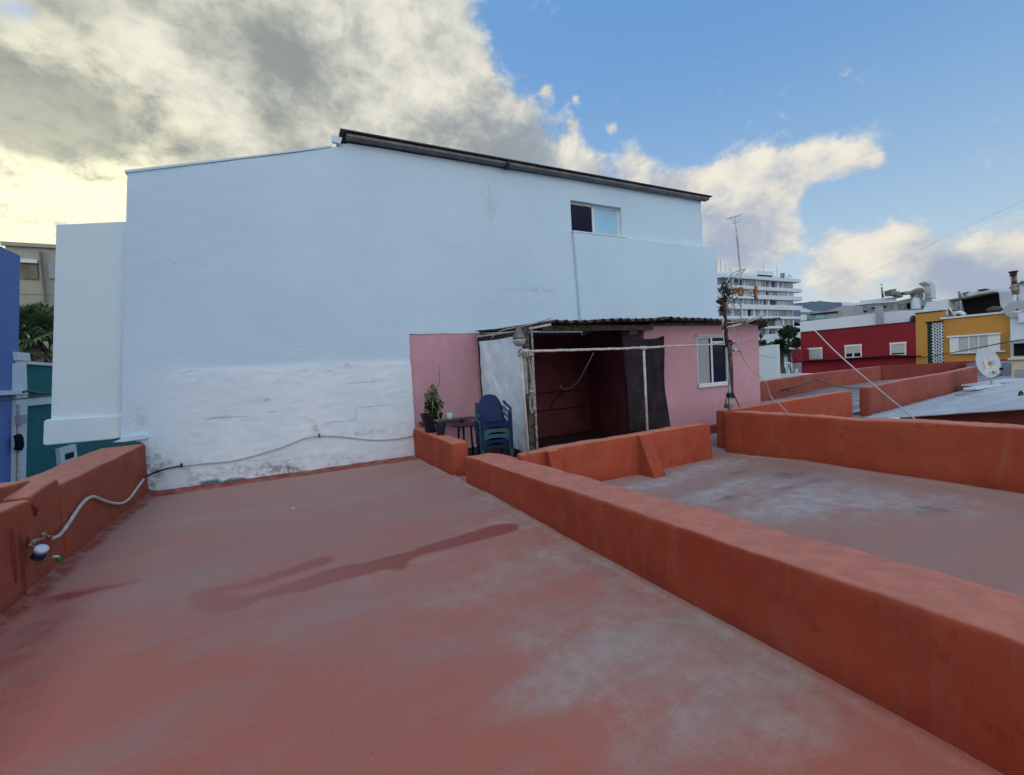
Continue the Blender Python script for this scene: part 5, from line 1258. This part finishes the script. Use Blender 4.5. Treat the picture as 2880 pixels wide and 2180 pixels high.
MB().prism([DG(1340,555), DG(1440,490), DG(1580,490), DG(1600,800), DG(1500,800), DG(1440,640)], -nG*2).build('duct_hood', DUCT, vd, bevel=.1)
MB().prism([DG(1200,690), DG(1270,690), DG(1280,780), DG(1210,780)], nG*1).build('support', GREYM, vd)
MB().prism([DG(x, y, 2.2) for x, y in ((1415,378),(1480,365),(1560,362),(1620,375),(1670,405),(1700,450),(1715,520),(1735,840),(1610,840),(1590,520),(1575,480),(1520,450),(1460,420))], nG*3).build('exhaust_cowl', simple('cowl_metal', (.52,.57,.60), .5, .1, .1, .5), vd, bevel=.1)
pn = thing('plant_room', 'grey-green rooftop plant room right of the exhaust cowl', 'building', DG(1700, 1000))
MB().prism([DG(1510,830,1), DG(1870,850,1), DG(1890,1010,1), DG(1520,1010,1)], -nG*4).build('wall', GREYR, pn)
tva = thing('tv_antenna', 'small roof antenna on the skyline right of the exhaust cowl', 'antenna', DG(1930, 990, 2))
MB().tube([DG(1945,1000,2), DG(1920,800,2)], 8*kk, 5).build('mast', GALV, tva); MB().tube([DG(1900,808,2), DG(2040,798,2)], 6*kk, 5).build('boom', GALV, tva)
tvb = thing('tv_antenna', 'rods sticking out behind the hooked exhaust cowl', 'antenna', DG(1740, 700, 2)); MB().tube([DG(1740,850,-.5), DG(1735,600,-.5)], 5*kk, 5).build('mast', GALV, tvb)
MB().tube([DG(1720,690,-.5), DG(1860,690,-.5)], 7*kk, 5).build('boom', GALV, tvb); MB().tube([DG(1720,615,-.5), DG(1810,605,-.5)], 5*kk, 5).build('boom', GALV, tvb)
# low dark-roofed building with teal glass
Ht = 5.5
A2 = zf('BC', 380, 440, Ht); 
tb_ = thing('glazed_pavilion', 'low pavilion with teal glass and a dark roof edge below the hill', 'building', (70, 46, -6.5))
Xg = 75
def BCX(x, y, X=Xg): return xf('BC', x, y, X)
MB().prism([BCX(370,380), BCX(620,400), BCX(1085,370), BCX(1160,270), BCX(1160,520), BCX(370,570)], (6, 0, 0)).build('wall', GREYR, tb_)
TG = simple('teal_glass', (.22,.42,.44), .3, 0, .3, .3)
MB().prism([BCX(480,480), BCX(600,470), BCX(600,540), BCX(480,550)], (-.1, 0, 0)).build('window', TG, tb_); MB().prism([BCX(660,450), BCX(840,430), BCX(850,515), BCX(660,535)], (-.1, 0, 0)).build('window', TG, tb_)
MB().prism([BCX(870,430), BCX(1050,418), BCX(1060,500), BCX(870,515)], (-.1, 0, 0)).build('window', simple('pale_teal', (.36,.44,.42), .4, 0, .15, .4), tb_)
MB().prism([BCX(555,440), BCX(850,405), BCX(1085,382), BCX(1085,412), BCX(850,440), BCX(560,458)], (-.3, 0, 0)).build('roof_edge', BLACK, tb_)
MB().prism([BCX(385,400), BCX(560,410), BCX(600,375), BCX(500,350), BCX(430,325), BCX(385,350)], (-.4, 0, 0)).build('awning', FARWHITE, tb_)
MB().prism([BCX(370,450), BCX(490,450), BCX(490,560), BCX(370,570)], (-.2, 0, 0)).build('white_bay', FARWHITE, tb_)

# white wall panel right of the shed with planters, white wall strip behind
Xw = 30.0
a = xf('BB', 75, 875, Xw); b = xf('BB', 505, 830, Xw)
wp = thing('white_wall', 'plain white wall between the pink shed and the palm, plants on top', 'wall', (Xw, (a.y+b.y)/2, -6.5))
MB().box(Xw, Xw+.4, b.y-.2, a.y+3, -6.5, (a.z+b.z)/2).build('wall_panel', FARWHITE, wp)
Xs = 50.0; a2 = xf('BB', 0, 600, Xs); b2 = xf('BB', 800, 590, Xs)
tag(MB().box(Xs, Xs+6, b2.y-.5, a2.y+8, -6.5, a2.z).build('white_house', FARWHITE), 'low flat white house behind the palm and the white wall', 'house')
mb = MB()
for xx in (100, 130, 230, 265, 290):
    p = xf('BB', xx, 830, Xw+.2); leafy(mb, p+Vector((0,0,.05)), .14, .22, 70, .08, .16)
o = MB(); q = xf('BB', 190, 860, Xw+.2); pl_ = thing('planter', 'dark planter with bushy plants on the white wall', 'planter', q)
MB().box(Xw-.02, Xw+.35, xf('BB',320,850,Xw).y, xf('BB',70,870,Xw).y, a.z, a.z+.10).build('trough', BLACKPL, pl_, bevel=.01); mb.build('foliage', LEAFD, pl_)
q = xf('BB', 200, 850, Xw+.2); e = xf('BB', 175, 330, Xw+.2)
tt = thing('thin_tree', 'thin dark tree rising from the planter on the white wall', 'tree', q)
MB().tube([q, q.lerp(e,.4)+Vector((0,.05,0)), e], [.05,.045,.035], 6).build('trunk', TRUNK, tt, smooth=True)
mb = MB(); leafy(mb, e+Vector((0,0,.05)), .42, .32, 260, .12, .3); leafy(mb, q.lerp(e,.45), .10, .16, 40, .08, .16); mb.build('crown', simple('brown_leaf', (.07,.05,.02), .8, 0, .5, 2), tt)
# palm and tree next to crimson house
c = xf('BB', 690, 900, 36.0); palm(c, c.z, 1.55, 30, 'dark feather palm between the white wall and the crimson house', skirt=False, fan=False)
c = xf('BB', 900, 520, 48.5)
tr2 = thing('leafy_tree', 'dark round tree behind the left end of the crimson house', 'tree', (c.x, c.y, -6.5))
MB().tube([Vector((c.x, c.y, -6.5)), Vector((c.x+.1, c.y, -2)), c], [.25,.2,.1], 8).build('trunk', TRUNK, tr2, smooth=True)
mb = MB(); leafy(mb, c, .95, .75, 1100, .12, .28); leafy(mb, c+Vector((0,-.9,-1.2)), .7, .6, 500, .12, .26); leafy(mb, c+Vector((0,.6,-1.8)), .9, .8, 500, .12, .26); mb.build('crown', LEAFD, tr2)
# garden gate, green bin, small pots
X5 = 40.5
def GB(x, y, X=X5): return xf('BB', x, y, X)
gg = thing('garden_gate', 'white framed arched garden gate beside the crimson house', 'gate', GB(920, 1640))
MB().tube([GB(820,1310), GB(960,1310), GB(990,1340), GB(1010,1640)], .06, 6).tube([GB(835,1320), GB(860,1640)], .05, 6).build('frame', FARWHITE, gg, smooth=True)
mb = MB(); pts = [GB(900+38*math.cos(w), 1400+60*math.sin(w)) for w in [2*math.pi*k/14 for k in range(15)]]; mb.tube(pts, .04, 6)
mb.prism([GB(870,1480), GB(935,1470), GB(950,1600), GB(880,1610)], (.05, 0, 0)); mb.build('gate_leaf', FARWHITE, gg)
tag(MB().box(X5+.5, X5+1.3, GB(850,1500,X5+.5).y, GB(620,1500,X5+.5).y, GB(620,1600,X5+.5).z-1, GB(700,1440,X5+.5).z).build('hedge', simple('hedge_green', (.03,.10,.02), .8, 0, .5, 2, .6, 6), bevel=.08), 'low green hedge block under the palm', 'hedge')
for i, (x, y, w, h, lab) in enumerate(((1110,1500,50,90,'white plant pot with dark rim by the garden gate'), (1110,1600,35,60,'small white tub below the potted plant by the gate'), (1205,1590,30,80,'rightmost white bucket by the foot of the crimson house'))):
    q = GB(x, y+h, X5+1); r = w*.10753/1237*41; hh = h*1.4*.10753/1237*41
    tag(MB().lathe([(r*.7,0),(r,hh),(r*1.1,hh),(r*.9,hh*.95)], q, 14).build('flower_pot', FARWHITE, smooth=False), lab, 'pot')
tag(MB().box(Xw+4, Xw+4.4, 14, xf('BB',590,1640,34).y, -2, xf('BB',700,1600,34).z).build('garden_wall', FARWHITE, bevel=.02), 'low white garden wall strip in front of the palm', 'wall')

# ================================================================ CAMERA
cam = bpy.data.cameras.new('camera'); co = bpy.data.objects.new('camera', cam); C.objects.link(co)
cam.sensor_fit = 'HORIZONTAL'; cam.sensor_width = 36; cam.lens = F/2880*36; cam.clip_start = .05; cam.clip_end = 12000
co.matrix_world = Matrix.Translation((0, 0, H)) @ ROT.to_4x4()
S.camera = co

# ================================================================ LIGHT
sd = ray('V', 150, 440).normalized()
el = math.asin(sd.z); az = math.atan2(sd.x, sd.y)
sun = bpy.data.lights.new('sun', 'SUN'); sun.energy = .7; sun.angle = math.radians(14); sun.color = (1, .90, .74)
so = bpy.data.objects.new('sun', sun); C.objects.link(so); so.rotation_euler = sd.to_track_quat('Z', 'Y').to_euler(); so.location = (0, 30, 20)

W = bpy.data.worlds.new('World'); S.world = W; W.use_nodes = True
t = NT(W.node_tree); bg = W.node_tree.nodes['Background']
sky = t.node('ShaderNodeTexSky', sky_type='NISHITA'); sky.sun_disc = False; sky.sun_elevation = el; sky.sun_rotation = az
sky.altitude = 50; sky.air_density = 1.0; sky.dust_density = 1.2; sky.ozone_density = 1.5
gen = t.node('ShaderNodeTexCoord').outputs['Generated']
def dotto(d):
    n = t.node('ShaderNodeVectorMath', operation='DOT_PRODUCT'); t.link(gen, n.inputs[0]); n.inputs[1].default_value = d
    return n.outputs['Value']
def blob(x, y, r, k=1.0):
    d0 = ray('V', x, y).normalized(); d1 = ray('V', x+r*.8, y-r*.6).normalized(); d2 = ray('V', x-r*.8, y+r*.6).normalized()
    q = 1 - (d0.dot(d1)+d0.dot(d2))/2
    return t.math('MULTIPLY', t.math('EXPONENT', t.math('MULTIPLY', t.math('SUBTRACT', dotto(d0), 1.0), 0.9/q)), k)
def total(L):
    o = None
    for b_ in L:
        v_ = blob(*b_); o = v_ if o is None else t.math('ADD', o, v_)
    return o
sepd = t.node('ShaderNodeSeparateXYZ'); t.link(gen, sepd.inputs[0]); zc = sepd.outputs[2]
field = total([(60,300,230,1),(330,90,190,.9),(560,260,240,1),(740,40,150,.8),(740,330,220,.95),(900,40,90,.6),(960,170,110,.8),(1010,300,130,.9),(1120,320,80,.9),(200,520,280,1),(960,90,70,.5),(400,300,200,.6),
  (1180,198,13,.9),(1244,214,9,.7),(1238,268,15,.8),(1322,276,14,.75),
  (1235,345,46,1.1),(1290,362,30,.6),(1365,352,46,1.0),(1430,396,52,.95),(1490,415,44,.85),(1560,400,66,1.2),(1640,375,56,1.2),(1735,352,56,1.35),(1790,350,45,.8),(1840,340,44,1.2),(1885,343,28,1.1),(1690,420,60,.9),(1620,440,70,.8),(1545,480,85,.95),(1640,510,80,.9),(1560,590,90,.8),(1700,500,40,.5),
  (1800,580,60,1.0),(1870,545,60,1.1),(1955,530,55,1.1),(1790,505,22,.6),(1990,590,70,.8),(2080,560,50,.9),(2180,555,70,1.1),(2280,580,130,.9),(1820,620,70,.7),(2100,620,90,.7),
  (-300,300,400,1.0),(1100,-500,330,.8),(500,-400,400,1),
  (850,142,42,-.75),(735,90,30,-.35),(50,45,60,-.9),(95,180,45,-.8),(1060,40,60,-.5),(1120,130,50,-.5),(1480,300,60,-.5),(1760,440,60,-.5),(1700,640,40,-.4)])
bdir = dotto((-.5,-.866,0.0))
dv = t.mapping(gen, (1, 1, 1.5))
nbig = t.noise(dv, 4.2, 3, .5, .25)
nmed = t.noise(t.mapping(gen, (1,1,1.4), loc=(3.1,1.7,.4)), 10.0, 6, .62, .3)
nfin = t.noise(t.mapping(gen, (1,1,1.5), loc=(1.1,5.7,2.4)), 30.0, 4, .62, .3)
raw = t.math('ADD', field, t.math('MULTIPLY', t.math('SUBTRACT', nmed, .5), 1.5))
raw = t.math('ADD', raw, t.math('MULTIPLY', t.math('SUBTRACT', nfin, .5), 1.1))
mask = t.ss(raw, .18, 1.0)
thick = t.ss(raw, .5, 1.3)
gcl = t.ss(t.math('ADD', nbig, t.math('MULTIPLY', nmed, .4)), .66, .82)
back = t.ss(bdir, -.05, .5)
mask = t.math('MAXIMUM', mask, t.math('MULTIPLY', gcl, back))
dark = total([(40,235,90,1.9),(180,260,80,1.2),(380,330,80,.5),(560,350,80,.15),(590,90,60,.75),(650,130,50,.5),(460,170,50,.3),(1130,310,60,.9),(1060,330,60,.6),(900,320,70,.35),(300,180,50,.3),(720,260,50,.3),(150,20,60,.35),
   (1560,540,70,.8),(1640,530,60,.75),(1470,430,40,.6),(1700,390,40,.25),(2050,590,60,.7),(2150,610,70,.8),(1850,600,40,.3),(1300,400,40,.5),(1620,460,40,.4)])
lit = total([(330,140,60,.75),(420,190,60,.5),(120,110,50,.8),(40,120,40,.6),(110,190,30,.5),(850,60,60,.7),(930,200,60,.5),(500,260,60,.35),(760,380,80,.5),(800,250,50,.5),(1225,320,30,1.0),(1280,325,22,.8),(1350,325,30,1.0),(1400,345,22,.6),(1560,365,30,.7),(1640,345,26,.8),(1740,325,40,.9),(1830,320,40,.9),(1895,340,24,.6),(1600,410,40,.4),
   (1850,540,50,1.0),(1900,580,50,.9),(1940,510,30,.8),(1530,380,30,.5),(2090,530,30,.8),(1990,470,20,.4),(2190,530,30,.6),(1500,640,60,.5)])
sh_ = t.math('ADD', t.math('MULTIPLY', t.math('SUBTRACT', nmed, .5), 1.2), .54)
sh_ = t.math('ADD', sh_, t.math('MULTIPLY', t.math('SUBTRACT', nfin, .5), .75))
sh_ = t.math('ADD', sh_, t.math('MULTIPLY', t.math('SUBTRACT', nbig, .5), .9))
sh_ = t.math('ADD', sh_, t.math('MULTIPLY', lit, .42)); sh_ = t.math('SUBTRACT', sh_, t.math('MULTIPLY', dark, .55))
shade = t.ss(sh_, -.05, 1.05)
sund = tuple(sd); sdot = dotto(sund)
sunside = t.ss(sdot, .35, .97)
darkc = t.mix(sunside, (.36,.42,.53), (.255,.29,.29))
litc = t.mix(sunside, (.84,.79,.68), (.82,.80,.69))
cloudc = t.mix(shade, darkc, litc)
backm = t.ss(bdir, 0.0, .5)
cloudc = t.mix(backm, cloudc, t.mix(shade, (1.0,1.0,1.05), (2.2,2.05,1.9)))  # unseen bright cloud bank behind the camera, added to light the white wall
# clear sky : Nishita, lifted towards the pale warm horizon
base = t.node('ShaderNodeMix'); 
nish = t.mix(1.0, sky.outputs[0], (.100,.100,.105), 'MULTIPLY')
clear = t.mix(.72, nish, t.mix(t.ss(zc, .03, .62), (.36,.62,.88), (.14,.37,.76)))
horiz = t.math('EXPONENT', t.math('MULTIPLY', t.math('ABSOLUTE', zc), -6.5))
clear = t.mix(t.math('MULTIPLY', horiz, .8, clamp=True), clear, (.80,.76,.60))
backl = t.ss(bdir, 0.0, .9)
clear = t.mix(t.math('MULTIPLY', backl, .9), clear, (.92,1.08,1.22))  # unseen sky behind the camera, brightened as fill light
col = t.mix(mask, clear, cloudc)
glow = t.math('EXPONENT', t.math('MULTIPLY', t.math('SUBTRACT', sdot, 1.0), 75.0))
glow2 = t.math('EXPONENT', t.math('MULTIPLY', t.math('SUBTRACT', sdot, 1.0), 12.0))
gn = t.mix(1.0, (.9,.84,.50), t.ss(nmed, .25, .6), 'MULTIPLY') if False else (.95,.88,.52)
gv = t.math('MULTIPLY', glow, t.ss(t.math('ADD', t.math('MULTIPLY', nmed, .6), t.math('MULTIPLY', nfin, .4)), .30, .58))
gv = t.math('MULTIPLY', gv, t.math('SUBTRACT', 1.0, t.math('MULTIPLY', t.ss(dark, .3, 1.0), .7)))
col = t.mix(t.math('MULTIPLY', gv, 1.2, clamp=True), col, (1.25,1.18,.82))
col = t.mix(t.math('MULTIPLY', glow2, .12, clamp=True), col, (.85,.80,.50))
# ground half
col = t.mix(t.ss(zc, -.06, -.01), (.22,.2,.18), col)
t.link(col, bg.inputs['Color']); bg.inputs['Strength'].default_value = 1.0
W.cycles.sampling_method = 'MANUAL'; W.cycles.sample_map_resolution = 512

S.view_settings.view_transform = 'Standard'; S.view_settings.look = 'None'
S.view_settings.exposure = 0.06; S.view_settings.gamma = 1
S.render.engine = 'CYCLES'; S.cycles.max_bounces = 4; S.cycles.diffuse_bounces = 3; S.cycles.glossy_bounces = 2; S.cycles.use_light_tree = False; S.cycles.use_denoising = True
for o in bpy.data.objects:
    if '_o' in o: del o['_o']
